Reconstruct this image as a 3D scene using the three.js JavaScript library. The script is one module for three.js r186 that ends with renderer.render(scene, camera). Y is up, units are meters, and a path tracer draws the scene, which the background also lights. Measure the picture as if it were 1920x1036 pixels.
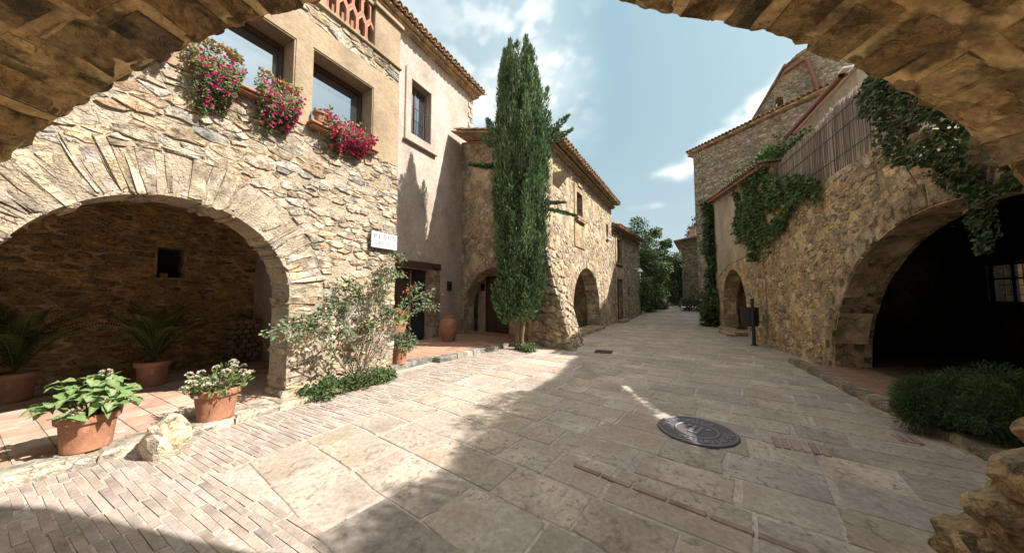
import * as THREE from 'three';
import { mergeGeometries } from 'three/addons/utils/BufferGeometryUtils.js';
import { RoundedBoxGeometry } from 'three/addons/geometries/RoundedBoxGeometry.js';
import { FontLoader } from 'three/addons/loaders/FontLoader.js';
import { TextGeometry } from 'three/addons/geometries/TextGeometry.js';

// ---------------------------------------------------------------- camera, sky, sun, exposure
// World: x to the right of the lane, y up, -z along the lane. The photographer stands under an archway.
const RAD = Math.PI / 180;
const scene = new THREE.Scene();
const camera = new THREE.PerspectiveCamera(83.55, 1920 / 1036, 0.05, 400);
camera.position.set(0, 1.55, 0);
camera.rotation.order = 'YXZ';
camera.rotation.set(3.6 * RAD, 28.5 * RAD, 0);
camera.updateMatrixWorld(true);
const renderer = new THREE.WebGLRenderer({ antialias: true });
renderer.setSize(1024, 552);
renderer.toneMapping = THREE.LinearToneMapping;
renderer.toneMappingExposure = 3.9;
renderer.shadowMap.enabled = true;

const SUN = new THREE.Vector3(1, 1.03, -0.27).normalize();
const sun = new THREE.DirectionalLight(new THREE.Color(1, 0.95, 0.89), 2.8);
sun.name = 'sunlight';
sun.position.copy(SUN).multiplyScalar(60);
sun.target.position.set(0, 0, -12); sun.position.add(sun.target.position);
sun.castShadow = true; sun.shadow.mapSize.set(4096, 4096); sun.shadow.radius = 1;
Object.assign(sun.shadow.camera, { left: -30, right: 30, top: 30, bottom: -30, near: 1, far: 140 });
scene.add(sun, sun.target);

function rng(seed) { let a = seed >>> 0; return () => { a = (a + 0x6d2b79f5) | 0; let t = Math.imul(a ^ (a >>> 15), 1 | a); t = (t + Math.imul(t ^ (t >>> 7), 61 | t)) ^ t; return ((t ^ (t >>> 14)) >>> 0) / 4294967296; }; }
const hash = (x, y, z) => { let h = Math.imul(x, 374761393) ^ Math.imul(y, 668265263) ^ Math.imul(z, 2147483647 - 61); h = Math.imul(h ^ (h >>> 13), 1274126177); return ((h ^ (h >>> 16)) >>> 0) / 4294967296; };
const sm = (t) => t * t * (3 - 2 * t), mix = (a, b, t) => a + (b - a) * t, clamp = (x, a, b) => Math.min(b, Math.max(a, x)), sstep = (a, b, x) => sm(clamp((x - a) / (b - a), 0, 1));
function vn(x, y, z) {   // value noise, 0..1
  const i = Math.floor(x), j = Math.floor(y), k = Math.floor(z), u = sm(x - i), v = sm(y - j), w = sm(z - k);
  const l = (k) => mix(mix(hash(i, j, k), hash(i + 1, j, k), u), mix(hash(i, j + 1, k), hash(i + 1, j + 1, k), u), v);
  return mix(l(k), l(k + 1), w);
}
function fbm(x, y, z, o = 4) { let s = 0, a = 0.5, t = 0; for (let i = 0; i < o; i++) { s += a * vn(x, y, z); t += a; a *= 0.5; x = x * 2.03 + 7.1; y = y * 2.03 + 3.7; z = z * 2.03 + 1.9; } return s / t; }

{   // the sky: pale summer blue with a field of small fleecy clouds and two bright wisps low over the roofs; unseen cloud and sun glow added for fill
  const W = 1536, H = 768, d = new Float32Array(W * H * 4);
  for (let r = 0; r < H; r++) for (let c = 0; c < W; c++) {
    const el = ((r + 0.5) / H - 0.5) * Math.PI, ph = ((c + 0.5) / W - 0.5) * 2 * Math.PI;
    const x = Math.cos(ph) * Math.cos(el), y = Math.sin(el), z = Math.sin(ph) * Math.cos(el);
    const az = Math.atan2(x, -z) / RAD, e = el / RAD;
    const t = Math.pow(clamp(1 - y, 0, 1), 2.2), cs = x * SUN.x + y * SUN.y + z * SUN.z;
    let R = mix(0.072, 0.17, t), G = mix(0.128, 0.2, t), B = mix(0.158, 0.21, t);
    const glow = Math.pow(clamp(cs, 0, 1), 3) * 0.16 + Math.pow(clamp(cs, 0, 1), 14) * 0.4; R += glow; G += glow * 0.95; B += glow * 0.85;  // glow round the unseen sun, strengthened for fill light
    let cl = 0;
    if (e > 1) {
      const k = 1 / (y + 0.12), px = x * k, pz = z * k;
      const field = Math.max(sstep(-9, -26, az), sstep(48, 80, az), sstep(44, 60, e)) * sstep(20, 36, e);  // cloud cover beyond the view added to raise the fill light
      const puffs = sstep(0.43, 0.66, fbm(px * 15, 2.3, pz * 15, 3)), veil = sstep(0.25, 0.62, fbm(px * 2.6, 7, pz * 2.6, 5));
      cl = Math.max(cl, field * (0.2 + 0.45 * veil + 0.42 * puffs * sstep(-58, -24, az)));
      const g = (a0, e0, sa, se, tilt) => { const da = az - a0, de = e - e0 - tilt * da; return Math.exp(-(da * da) / (sa * sa) - (de * de) / (se * se)); };
      const n = fbm(az * 0.33 + 20, e * 0.6, 3.1, 6);
      const wisps = 1.25 * g(10, 25.3, 7, 2.6, 0.5) + 0.95 * g(2.5, 20, 7, 1.9, 0.05) + 0.7 * g(-5, 15, 5, 0.8, 0) + 0.8 * g(40, 24, 16, 4, 0) + 0.8 * g(-120, 26, 20, 5, 0) + 0.8 * g(120, 30, 30, 5, 0);
      cl = Math.max(cl, 0.85 * sstep(0.22, 1.1, wisps * (0.15 + 1.25 * n)));
    }
    cl = clamp(cl, 0, 0.92);
    const o = (r * W + c) * 4;
    if (e < 0) { const f = clamp(-e / 6, 0, 1); R = mix(R, 0.16, f); G = mix(G, 0.14, f); B = mix(B, 0.11, f); }
    const ph2 = 1 + 1.9 * Math.pow(cs * 0.5 + 0.5, 3.5);   // clouds towards the sun, out of view, brightened to add fill light
    d[o] = mix(R, 0.255 * ph2, cl); d[o + 1] = mix(G, 0.256 * ph2, cl); d[o + 2] = mix(B, 0.25 * ph2, cl); d[o + 3] = 1;
  }
  const sky = new THREE.DataTexture(d, W, H, THREE.RGBAFormat, THREE.FloatType);
  sky.mapping = THREE.EquirectangularReflectionMapping; sky.magFilter = THREE.LinearFilter; sky.needsUpdate = true;
  scene.background = sky; scene.environment = sky;
}

// ---------------------------------------------------------------- procedural textures (tiles one metre or so across)
function pn(x, y, per, s) { const i = Math.floor(x), j = Math.floor(y), u = sm(x - i), v = sm(y - j), m = (a) => ((a % per) + per) % per; return mix(mix(hash(m(i), m(j), s), hash(m(i + 1), m(j), s), u), mix(hash(m(i), m(j + 1), s), hash(m(i + 1), m(j + 1), s), u), v); }
function pf(u, v, f, o, s) { let r = 0, a = 0.5, t = 0; for (let i = 0; i < o; i++) { r += a * pn(u * f, v * f, f, s + i); t += a; a *= 0.55; f *= 2; } return r / t; }
function tex(n, f, srgb) {
  const d = new Uint8Array(n * n * 4);
  for (let y = 0; y < n; y++) for (let x = 0; x < n; x++) { const c = f(x / n, y / n), o = (y * n + x) * 4; for (let k = 0; k < 3; k++) d[o + k] = clamp(Array.isArray(c) ? c[k] : c, 0, 1) * 255; d[o + 3] = 255; }
  const t = new THREE.DataTexture(d, n, n); t.wrapS = t.wrapT = THREE.RepeatWrapping; t.magFilter = THREE.LinearFilter; t.minFilter = THREE.LinearMipmapLinearFilter; t.generateMipmaps = true; t.needsUpdate = true;
  if (srgb) t.colorSpace = THREE.SRGBColorSpace;
  return t;
}
const rep = (t, s, s2) => { const c = t.clone(); c.repeat.set(1 / s, 1 / (s2 ?? s)); c.needsUpdate = true; return c; };
const T = {
  rockC: tex(512, (u, v) => { const a = pf(u, v, 5, 6, 1), b = pf(u, v, 22, 4, 9), c = Math.abs(pf(u, v, 4, 5, 30) - 0.5), k = 0.62 + 0.42 * (a - 0.5) * 2 + 0.3 * (b - 0.5) - 0.3 * sstep(0.03, 0, c); const w = pf(u, v, 3, 3, 50) - 0.5; return [k * (1 + 0.12 * w) + 0.2, k + 0.19, k * (1 - 0.25 * w) + 0.17]; }, true),
  rockB: tex(512, (u, v) => { const c = Math.abs(pf(u, v, 5, 5, 30) - 0.5); return 0.55 * pf(u, v, 6, 6, 1) + 0.4 * pf(u, v, 30, 4, 9) - 0.25 * sstep(0.05, 0, c) + 0.1; }),
  blockC: tex(512, (u, v) => { const a = pf(u, v, 3, 6, 501), b = pf(u, v, 26, 4, 509), p = sstep(0.52, 0.68, pf(u, v, 6, 5, 515)); const k = 0.74 + 0.5 * (a - 0.5) + 0.36 * (b - 0.5) - 0.28 * p; const w = pf(u, v, 3, 4, 530) - 0.5; return [k + 0.1 + 0.1 * w, k + 0.08, k + 0.05 - 0.14 * w]; }, true),
  blockB: tex(512, (u, v) => 0.5 * pf(u, v, 5, 6, 501) + 0.35 * pf(u, v, 26, 4, 509) - 0.22 * sstep(0.55, 0.7, pf(u, v, 12, 4, 545)) + 0.15),
  plasterC: tex(512, (u, v) => { const a = pf(u, v, 3, 6, 70), b = pf(u, v, 40, 3, 75); const k = 0.78 + 0.34 * (a - 0.5) + 0.16 * (b - 0.5); return [k + 0.06, k + 0.055, k + 0.045]; }, true),
  plasterB: tex(512, (u, v) => 0.5 * pf(u, v, 9, 5, 80) + 0.5 * pf(u, v, 60, 3, 85)),
  slabC: tex(1024, (u, v) => { const a = pf(u, v, 3, 6, 101), st = pf(u, v, 7, 6, 120), pit = sstep(0.6, 0.72, pf(u, v, 40, 3, 111)) * sstep(0.42, 0.62, a), st2 = sstep(0.055, 0.0, Math.abs(st - 0.5)) * sstep(0.45, 0.62, pf(u, v, 4, 3, 140)); const k = 0.84 + 0.36 * (a - 0.5) + 0.22 * (pf(u, v, 60, 3, 131) - 0.5) - 0.15 * pit - 0.13 * st2; const w = pf(u, v, 2, 3, 150) - 0.5; return [k + 0.04 + 0.07 * w, k + 0.03, k + 0.02 - 0.07 * w]; }, true),
  slabB: tex(1024, (u, v) => { const a = pf(u, v, 3, 6, 101), st = pf(u, v, 7, 6, 120), pit = sstep(0.58, 0.74, pf(u, v, 40, 3, 111)) * sstep(0.42, 0.62, a), st2 = sstep(0.07, 0.0, Math.abs(st - 0.5)) * sstep(0.45, 0.62, pf(u, v, 4, 3, 140)); return 0.5 + 0.5 * (a - 0.5) + 0.3 * (pf(u, v, 50, 4, 131) - 0.5) - 0.3 * pit - 0.32 * st2; }),
  wood: tex(256, (u, v) => { const g = pf(u, v * 0.999, 4, 2, 200), k = 0.6 + 0.5 * (pn(u * 48 + 3 * g, v * 3, 48, 210) - 0.5) + 0.3 * (pn(u * 24, v * 2, 24, 220) - 0.5); return [k + 0.2, k + 0.16, k + 0.12]; }, true),
  clayC: tex(256, (u, v) => { const a = pf(u, v, 3, 5, 300), s = sstep(0.58, 0.75, pf(u, v, 5, 4, 320)); const k = 0.82 + 0.3 * (a - 0.5); return [k + 0.05 + 0.08 * s, k + 0.04 + 0.14 * s, k + 0.03 + 0.16 * s]; }, true),
  clayB: tex(256, (u, v) => 0.6 * pf(u, v, 30, 3, 330) + 0.4 * pf(u, v, 5, 3, 340)),
  leaf: tex(128, (u, v) => { const a = pf(u, v, 6, 4, 400); const k = 0.85 + 0.3 * (a - 0.5); return [k, k + 0.02, k - 0.03]; }, true),
};
const S = (o) => new THREE.MeshStandardMaterial({ roughness: 0.9, metalness: 0, side: THREE.DoubleSide, ...o });
const lin = (r, g, b) => new THREE.Color().setRGB(r, g, b);
const M = {
  stone: S({ vertexColors: true, map: rep(T.rockC, 0.7), bumpMap: rep(T.rockB, 0.5), bumpScale: 0.022 }),
  stoneBig: S({ vertexColors: true, map: rep(T.blockC, 0.55), bumpMap: rep(T.blockB, 0.42), bumpScale: 0.035 }),
  mortarA: S({ color: lin(0.5, 0.41, 0.3), map: rep(T.plasterC, 1.3), bumpMap: rep(T.rockB, 0.5), bumpScale: 0.03 }),
  mortarPorch: S({ color: lin(0.58, 0.41, 0.22), map: rep(T.rockC, 1.3), bumpMap: rep(T.rockB, 0.5), bumpScale: 0.03 }),
  mortarC: S({ color: lin(0.5, 0.395, 0.275), map: rep(T.rockC, 1.7), bumpMap: rep(T.rockB, 0.6), bumpScale: 0.03 }),
  mortarR: S({ color: lin(0.62, 0.465, 0.285), map: rep(T.rockC, 1.9), bumpMap: rep(T.rockB, 0.6), bumpScale: 0.04 }),
  mortarArch: S({ color: lin(0.8, 0.57, 0.28), map: rep(T.blockC, 0.6), bumpMap: rep(T.blockB, 0.5), bumpScale: 0.02 }),
  mortarShade: S({ color: lin(0.09, 0.065, 0.04), map: rep(T.rockC, 1.9), bumpMap: rep(T.rockB, 0.6), bumpScale: 0.04 }),  // mortar darkened: the shade of the deep arches is put into its colour
  plasterWhite: S({ color: lin(0.56, 0.45, 0.38), map: rep(T.plasterC, 2.3), bumpMap: rep(T.plasterB, 1.1), bumpScale: 0.012 }),
  plasterOchre: S({ color: lin(0.4, 0.295, 0.185), map: rep(T.plasterC, 1.6), bumpMap: rep(T.plasterB, 0.8), bumpScale: 0.012 }),
  plasterCream: S({ color: lin(0.6, 0.47, 0.33), map: rep(T.plasterC, 2.9), bumpMap: rep(T.plasterB, 1.0), bumpScale: 0.03 }),
  dressed: S({ color: lin(0.45, 0.33, 0.2), map: rep(T.rockC, 1.2), bumpMap: rep(T.rockB, 0.5), bumpScale: 0.012 }),
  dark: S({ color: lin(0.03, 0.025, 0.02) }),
  slab: S({ vertexColors: true, map: rep(T.slabC, 1.5), bumpMap: rep(T.slabB, 1.5), bumpScale: 0.01, roughness: 0.85 }),
  brick: S({ vertexColors: true, map: rep(T.plasterC, 0.8), bumpMap: rep(T.clayB, 0.3), bumpScale: 0.006 }),
  groundMortar: S({ color: lin(0.5, 0.44, 0.38), map: rep(T.slabC, 1.2), bumpMap: rep(T.slabB, 0.9), bumpScale: 0.012 }),
  tile: S({ vertexColors: true, map: rep(T.clayC, 0.5), bumpMap: rep(T.clayB, 0.4), bumpScale: 0.006 }),
  clay: S({ color: lin(0.43, 0.2, 0.115), map: rep(T.clayC, 0.35), bumpMap: rep(T.clayB, 0.3), bumpScale: 0.004, roughness: 0.8 }),
  clayDark: S({ color: lin(0.3, 0.15, 0.085), map: rep(T.clayC, 0.35), bumpMap: rep(T.clayB, 0.3), bumpScale: 0.004, roughness: 0.8 }),
  soil: S({ color: lin(0.05, 0.035, 0.025), bumpMap: rep(T.rockB, 0.1), bumpScale: 0.02 }),
  woodDark: S({ color: lin(0.075, 0.04, 0.022), map: rep(T.wood, 0.25, 1), roughness: 0.7 }),
  woodBrown: S({ color: lin(0.17, 0.085, 0.04), map: rep(T.wood, 0.25, 1), roughness: 0.75 }),
  bark: S({ color: lin(0.4, 0.29, 0.18), map: rep(T.wood, 0.1, 0.8), bumpMap: rep(T.wood, 0.08, 0.7), bumpScale: 0.02 }),
  glass: new THREE.MeshStandardMaterial({ color: lin(0.26, 0.3, 0.34), metalness: 0.92, roughness: 0.03, side: THREE.DoubleSide }),
  glassDark: S({ color: lin(0.02, 0.022, 0.024), roughness: 0.06 }),
  iron: S({ color: lin(0.025, 0.024, 0.024), roughness: 0.5, metalness: 0.3 }),
  cast: S({ color: lin(0.095, 0.078, 0.078), roughness: 0.72, metalness: 0.25, bumpMap: rep(T.rockB, 0.25), bumpScale: 0.003 }),
  castPale: S({ color: lin(0.18, 0.17, 0.19), roughness: 0.6, metalness: 0.3, bumpMap: rep(T.rockB, 0.25), bumpScale: 0.002 }),  // paler, bluish iron for the rim, ring, letters and bosses
  copper: S({ color: lin(0.23, 0.085, 0.055), roughness: 0.5, metalness: 0.2 }),
  white: S({ color: lin(0.78, 0.77, 0.74), roughness: 0.4 }),
  foliage: new THREE.MeshPhysicalMaterial({ vertexColors: true, roughness: 0.65, side: THREE.DoubleSide, transmission: 0.3, thickness: 0, specularIntensity: 0.4 }),
  petal: new THREE.MeshPhysicalMaterial({ vertexColors: true, roughness: 0.9, side: THREE.DoubleSide, transmission: 0.25, thickness: 0, specularIntensity: 0.2 }),
  bigLeaf: new THREE.MeshPhysicalMaterial({ vertexColors: true, map: rep(T.leaf, 0.2), roughness: 0.55, side: THREE.DoubleSide, transmission: 0.3, thickness: 0, specularIntensity: 0.5 }),
  reed: S({ vertexColors: true, roughness: 1 }),
  stem: S({ color: lin(0.2, 0.16, 0.09), roughness: 0.9 }),
};

// ---------------------------------------------------------------- naming and grouping
const used = new Map();
function numbered(n) { const k = used.get(n) ?? 0; used.set(n, k + 1); return k ? n + '_' + String(k).padStart(3, '0') : n; }
function tag(o, label, category, group) { o.userData.label = label; o.userData.category = category; if (group) o.userData.group = group; return o; }
function thing(name, label, category, pos = [0, 0, 0], turn = 0, group) { const o = new THREE.Group(); o.name = numbered(name); o.position.set(...pos); o.rotation.y = turn; scene.add(o); return tag(o, label, category, group); }
function structure(name) { const o = new THREE.Group(); o.name = numbered(name); o.userData.kind = 'structure'; scene.add(o); return o; }
function part(name, g, m, parent, stuff) { const o = new THREE.Mesh(g, m); o.name = numbered(name); o.castShadow = o.receiveShadow = true; if (stuff) o.userData.kind = 'stuff'; parent.add(o); return o; }

// ---------------------------------------------------------------- geometry building
class GB {
  constructor() { this.p = []; this.c = []; this.col = [1, 1, 1]; }
  tri(a, b, c, k = this.col) { this.p.push(...a, ...b, ...c); this.c.push(...k, ...k, ...k); }
  quad(a, b, c, d, k) { this.tri(a, b, c, k); this.tri(a, c, d, k); }
  build(ou = 0, ov = 0) {
    const g = new THREE.BufferGeometry();
    g.setAttribute('position', new THREE.Float32BufferAttribute(this.p, 3)); g.setAttribute('color', new THREE.Float32BufferAttribute(this.c, 3));
    return boxUV(g, ou, ov);
  }
  leaf(p, d, n, len, wid, k, fold = 0.25) {   // a pointed leaf from p along d, its face towards n
    const s = n3(cr(d, n)), m = [p[0] + d[0] * len * 0.45 - n[0] * wid * fold, p[1] + d[1] * len * 0.45 - n[1] * wid * fold, p[2] + d[2] * len * 0.45 - n[2] * wid * fold];
    const e = [p[0] + d[0] * len, p[1] + d[1] * len, p[2] + d[2] * len], w = wid / 2;
    const a = [m[0] + s[0] * w + n[0] * wid * fold, m[1] + s[1] * w + n[1] * wid * fold, m[2] + s[2] * w + n[2] * wid * fold], b = [m[0] - s[0] * w + n[0] * wid * fold, m[1] - s[1] * w + n[1] * wid * fold, m[2] - s[2] * w + n[2] * wid * fold];
    this.tri(p, e, a, k); this.tri(p, b, e, k);
  }
}
const cr = (a, b) => [a[1] * b[2] - a[2] * b[1], a[2] * b[0] - a[0] * b[2], a[0] * b[1] - a[1] * b[0]];
const n3 = (a) => { const l = Math.hypot(...a) || 1; return [a[0] / l, a[1] / l, a[2] / l]; };
const add = (a, b, k = 1) => [a[0] + b[0] * k, a[1] + b[1] * k, a[2] + b[2] * k];
const rdir = (R) => { const z = R() * 2 - 1, a = R() * 6.2832, r = Math.sqrt(1 - z * z); return [r * Math.cos(a), z, r * Math.sin(a)]; };
function boxUV(g, ou = 0, ov = 0) {   // uv in metres from the plane each face lies nearest to
  if (g.index) g = g.toNonIndexed();
  if (!g.attributes.normal) g.computeVertexNormals();
  const p = g.attributes.position, uv = new Float32Array(p.count * 2);
  for (let i = 0; i < p.count; i += 3) {
    const q = [0, 1, 2].map((k) => [p.getX(i + k), p.getY(i + k), p.getZ(i + k)]), n = cr(add(q[1], q[0], -1), add(q[2], q[0], -1)).map(Math.abs);
    const [a, b] = n[0] > n[1] && n[0] > n[2] ? [2, 1] : n[1] > n[2] ? [0, 2] : [0, 1];
    for (let k = 0; k < 3; k++) { uv[(i + k) * 2] = q[k][a] + ou; uv[(i + k) * 2 + 1] = q[k][b] + ov; }
  }
  g.setAttribute('uv', new THREE.BufferAttribute(uv, 2));
  return g;
}
function tint(g, c) { const n = g.attributes.position.count, a = new Float32Array(n * 3); for (let i = 0; i < n; i++) a.set(c, i * 3); g.setAttribute('color', new THREE.BufferAttribute(a, 3)); return g; }
const at = (g, x, y, z, rx = 0, ry = 0, rz = 0) => g.applyMatrix4(new THREE.Matrix4().compose(new THREE.Vector3(x, y, z), new THREE.Quaternion().setFromEuler(new THREE.Euler(rx, ry, rz)), new THREE.Vector3(1, 1, 1)));
const boxg = (w, h, d, x = 0, y = 0, z = 0, bev = 0.012) => boxUV(at(bev ? new RoundedBoxGeometry(w, h, d, 1, Math.min(bev, w / 3, h / 3, d / 3)) : new THREE.BoxGeometry(w, h, d), x, y, z));
const plain = (g) => { g = g.index ? g.toNonIndexed() : g; for (const k of Object.keys(g.attributes)) if (!['position', 'normal', 'uv', 'color'].includes(k)) g.deleteAttribute(k); return g; };
const merge = (l) => mergeGeometries(l.map(plain));
function tube(pts, r0, r1, sides = 6, k) {   // a tapered tube through points
  const gb = new GB(); if (k) gb.col = k; let prev;
  pts.forEach((p, i) => {
    const d = n3(add(pts[Math.min(i + 1, pts.length - 1)], pts[Math.max(i - 1, 0)], -1)), s = n3(cr(d, Math.abs(d[1]) > 0.9 ? [1, 0, 0] : [0, 1, 0])), t = cr(d, s), r = mix(r0, r1, i / (pts.length - 1));
    const ring = []; for (let j = 0; j < sides; j++) { const a = j / sides * 6.2832; ring.push(add(add(p, s, Math.cos(a) * r), t, Math.sin(a) * r)); }
    if (prev) for (let j = 0; j < sides; j++) gb.quad(prev[j], prev[(j + 1) % sides], ring[(j + 1) % sides], ring[j]);
    prev = ring;
  });
  return gb.build();
}
function lathe(prof, seg = 28) { return boxUVround(new THREE.LatheGeometry(prof.map(([r, y]) => new THREE.Vector2(r, y)), seg)); }
function boxUVround(g) { const uv = g.attributes.uv, p = g.attributes.position; g.computeBoundingBox(); const r = g.boundingBox.max.x; for (let i = 0; i < uv.count; i++) uv.setXY(i, uv.getX(i) * 6.28 * r, p.getY(i)); return g; }

// ---------------------------------------------------------------- stones
// a stone: its outline drawn in rings that step out from the wall and close over a rough face
function stoneGeo(pts, rings, R, col, jit = 0.006, cx, cy) {
  if (cx === undefined) { cx = cy = 0; for (const [x, y] of pts) { cx += x / pts.length; cy += y / pts.length; } }
  const gb = new GB(); gb.col = col; let prev = null;
  for (const [z, s, j = jit] of rings) {
    const ring = pts.map(([x, y]) => [cx + (x - cx) * s + (R() - 0.5) * j, cy + (y - cy) * s + (R() - 0.5) * j, z + (R() - 0.5) * j * 1.6]);
    if (prev) for (let i = 0; i < ring.length; i++) { const k = (i + 1) % ring.length; gb.quad(prev[i], prev[k], ring[k], ring[i]); }
    prev = ring;
  }
  const top = [cx + (R() - 0.5) * jit * 4, cy + (R() - 0.5) * jit * 3, rings[rings.length - 1][0] + (R() - 0.4) * jit * 1.5];
  for (let i = 0; i < prev.length; i++) gb.tri(prev[i], prev[(i + 1) % prev.length], top);
  return gb.build(R() * 9, R() * 9);
}
const clipHalf = (poly, nx, ny, d) => {   // keep nx*x + ny*y <= d
  const out = [];
  for (let i = 0; i < poly.length; i++) {
    const a = poly[i], b = poly[(i + 1) % poly.length], da = nx * a[0] + ny * a[1] - d, db = nx * b[0] + ny * b[1] - d;
    if (da <= 0) out.push(a);
    if ((da < 0 && db > 0) || (da > 0 && db < 0)) { const t = da / (da - db); out.push([a[0] + (b[0] - a[0]) * t, a[1] + (b[1] - a[1]) * t]); }
  }
  return out;
};
const areaOf = (p) => { let s = 0; for (let i = 0; i < p.length; i++) { const [a, b] = p[i], [c, d] = p[(i + 1) % p.length]; s += a * d - b * c; } return Math.abs(s / 2); };
// holes: {x0,x1,y0,y1} or {cx,cy,r} (an arch: the circle and the passage below it)
const inHole = (h, x, y) => h.r ? (y > h.cy ? Math.hypot(x - h.cx, y - h.cy) < h.r : Math.abs(x - h.cx) < h.r) : x > h.x0 && x < h.x1 && y > h.y0 && y < h.y1;
function rubble({ x0, x1, y0, y1, rmin, rmax, an = 1.7, holes = [], clip = [], gap = 0.02, seed = 1, tries, pow = 1.5 }) {
  const R = rng(seed), seeds = [], cs = rmax, grid = new Map(), key = (i, j) => i * 4096 + j;
  const N = tries ?? Math.round((x1 - x0) * (y1 - y0) * an / (rmin * rmin) * 4);
  for (let k = 0; k < N; k++) {
    const r = rmin + (rmax - rmin) * Math.pow(1 - k / N, pow), x = x0 + R() * (x1 - x0), y = y0 + R() * (y1 - y0);
    if (holes.some((h) => inHole(h, x, y)) || clip.some(([a, b, d]) => a * x + b * y > d - 0.02)) continue;
    const sy = y * an, gi = Math.floor(x / cs), gj = Math.floor(sy / cs); let ok = true;
    for (let i = gi - 1; i <= gi + 1 && ok; i++) for (let j = gj - 1; j <= gj + 1 && ok; j++) for (const q of grid.get(key(i, j)) ?? []) if (Math.hypot(q[0] - x, q[1] - sy) < (r + q[2]) / 2) { ok = false; break; }
    if (!ok) continue;
    const s = [x, sy, r]; seeds.push(s); if (!grid.has(key(gi, gj))) grid.set(key(gi, gj), []); grid.get(key(gi, gj)).push(s);
  }
  const out = [];
  for (const [x, sy, r] of seeds) {
    let p = [[x - 2.5 * r, sy - 2.5 * r], [x + 2.5 * r, sy - 2.5 * r], [x + 2.5 * r, sy + 2.5 * r], [x - 2.5 * r, sy + 2.5 * r]];
    const gi = Math.floor(x / cs), gj = Math.floor(sy / cs), y = sy / an;
    for (let i = gi - 3; i <= gi + 3; i++) for (let j = gj - 3; j <= gj + 3; j++) for (const q of grid.get(key(i, j)) ?? []) {
      const dx = q[0] - x, dy = q[1] - sy, l = Math.hypot(dx, dy); if (l < 1e-6 || l > 5 * r) continue;
      const w = 0.5 + 0.22 * (r - q[2]) / (r + q[2]);   // bigger stones take more of the space
      p = clipHalf(p, dx / l, dy / l, (dx * x + dy * sy) / l + l * w - gap / 2 * (Math.abs(dy / l) * (an - 1) + 1));
    }
    p = p.map(([a, b]) => [a, b / an]);
    p = clipHalf(clipHalf(clipHalf(clipHalf(p, 1, 0, x1), -1, 0, -x0), 0, 1, y1), 0, -1, -y0);
    for (const [a, b, d] of clip) p = clipHalf(p, a, b, d);
    for (const h of holes) {
      if (h.r) {
        if (y > h.cy) { const dx = h.cx - x, dy = h.cy - y, l = Math.hypot(dx, dy); p = clipHalf(p, dx / l, dy / l, (dx * h.cx + dy * h.cy) / l - h.r); }
        else p = x < h.cx ? clipHalf(p, 1, 0, h.cx - h.r) : clipHalf(p, -1, 0, -h.cx - h.r);
      } else {
        const o = [[h.x0 - x, 1, 0, h.x0], [x - h.x1, -1, 0, -h.x1], [h.y0 - y, 0, 1, h.y0], [y - h.y1, 0, -1, -h.y1]].sort((a, b) => b[0] - a[0])[0];
        p = clipHalf(p, o[1], o[2], o[3]);
      }
    }
    if (p.length > 2 && areaOf(p) > rmin * rmin / an * 0.2) out.push(p);
  }
  return out;
}
function rough(p, R, k = 0.07, minEdge = 0.05) {   // break the straight sides of an outline
  const o = [];
  p.forEach((a, i) => { const b = p[(i + 1) % p.length], l = Math.hypot(b[0] - a[0], b[1] - a[1]); o.push(a); if (l > minEdge) o.push([mix(a[0], b[0], 0.35 + 0.3 * R()) + (R() - 0.5) * l * k * 2, mix(a[1], b[1], 0.35 + 0.3 * R()) + (R() - 0.5) * l * k * 2]); });
  return o;
}
const pick = (pal, R, v = 0.18) => { const c = pal[Math.floor(R() * pal.length)], k = 1 + (R() - 0.5) * 2 * v; return [c[0] * k, c[1] * k * (1 + (R() - 0.5) * 0.05), c[2] * k * (1 + (R() - 0.5) * 0.1)]; };
const VP = new THREE.Matrix4();
function seen(c, n) {   // how large a piece with centre c and facing n shows in the picture
  camera.updateProjectionMatrix(); VP.multiplyMatrices(camera.projectionMatrix, camera.matrixWorldInverse);
  const d = c.clone().sub(camera.position), l = d.length(), q = c.clone().applyMatrix4(VP), front = d.dot(new THREE.Vector3(0, 0, -1).applyQuaternion(camera.quaternion)) > 0.05;
  return !front || Math.abs(q.x) > 1.08 || Math.abs(q.y) > 1.1 ? 0 : (Math.abs(d.dot(n)) / l + 0.05) / (l * l);
}
// the pieces that show largest become parts of their own, the rest one joined part
function lay(name, parent, items, m, limit, restName) {   // items: {g, c:[x,y,z] local centre, n:[..] local normal, a: area}
  parent.updateWorldMatrix(true, false);
  const v = new THREE.Vector3(), n = new THREE.Vector3();
  for (const it of items) it.s = it.a * seen(v.set(...it.c).applyMatrix4(parent.matrixWorld), n.set(...(it.n ?? [0, 0, 1])).transformDirection(parent.matrixWorld));
  items.sort((a, b) => b.s - a.s);
  const rest = [];
  items.forEach((it, i) => { if (i < limit && it.s > 0) part(name, it.g, m, parent); else rest.push(it.g); });
  if (rest.length) part(restName ?? name, merge(rest), m, parent, true);
}
function wallStones(wall, polys, { seed = 3, pal, prom = [0.015, 0.05], z0 = -0.03, m = M.stone, limit = 0, name = 'stone', k = 0.07, jit = 0.008, flat = 0.86, minEdge = 0.06 }) {
  const R = rng(seed);
  lay(name, wall, polys.map((p) => {
    const z = mix(prom[0], prom[1], R()), q = rough(p, R, k, minEdge), a = areaOf(p); let cx = 0, cy = 0; for (const [x, y] of p) { cx += x / p.length; cy += y / p.length; }
    return { g: stoneGeo(q, [[z0, 1.0], [z * 0.55, 0.97], [z, flat]], R, pick(typeof pal === 'function' ? pal(cx, cy, R) : pal, R), jit), c: [cx, cy, z], a };
  }), m, limit);
}
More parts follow.
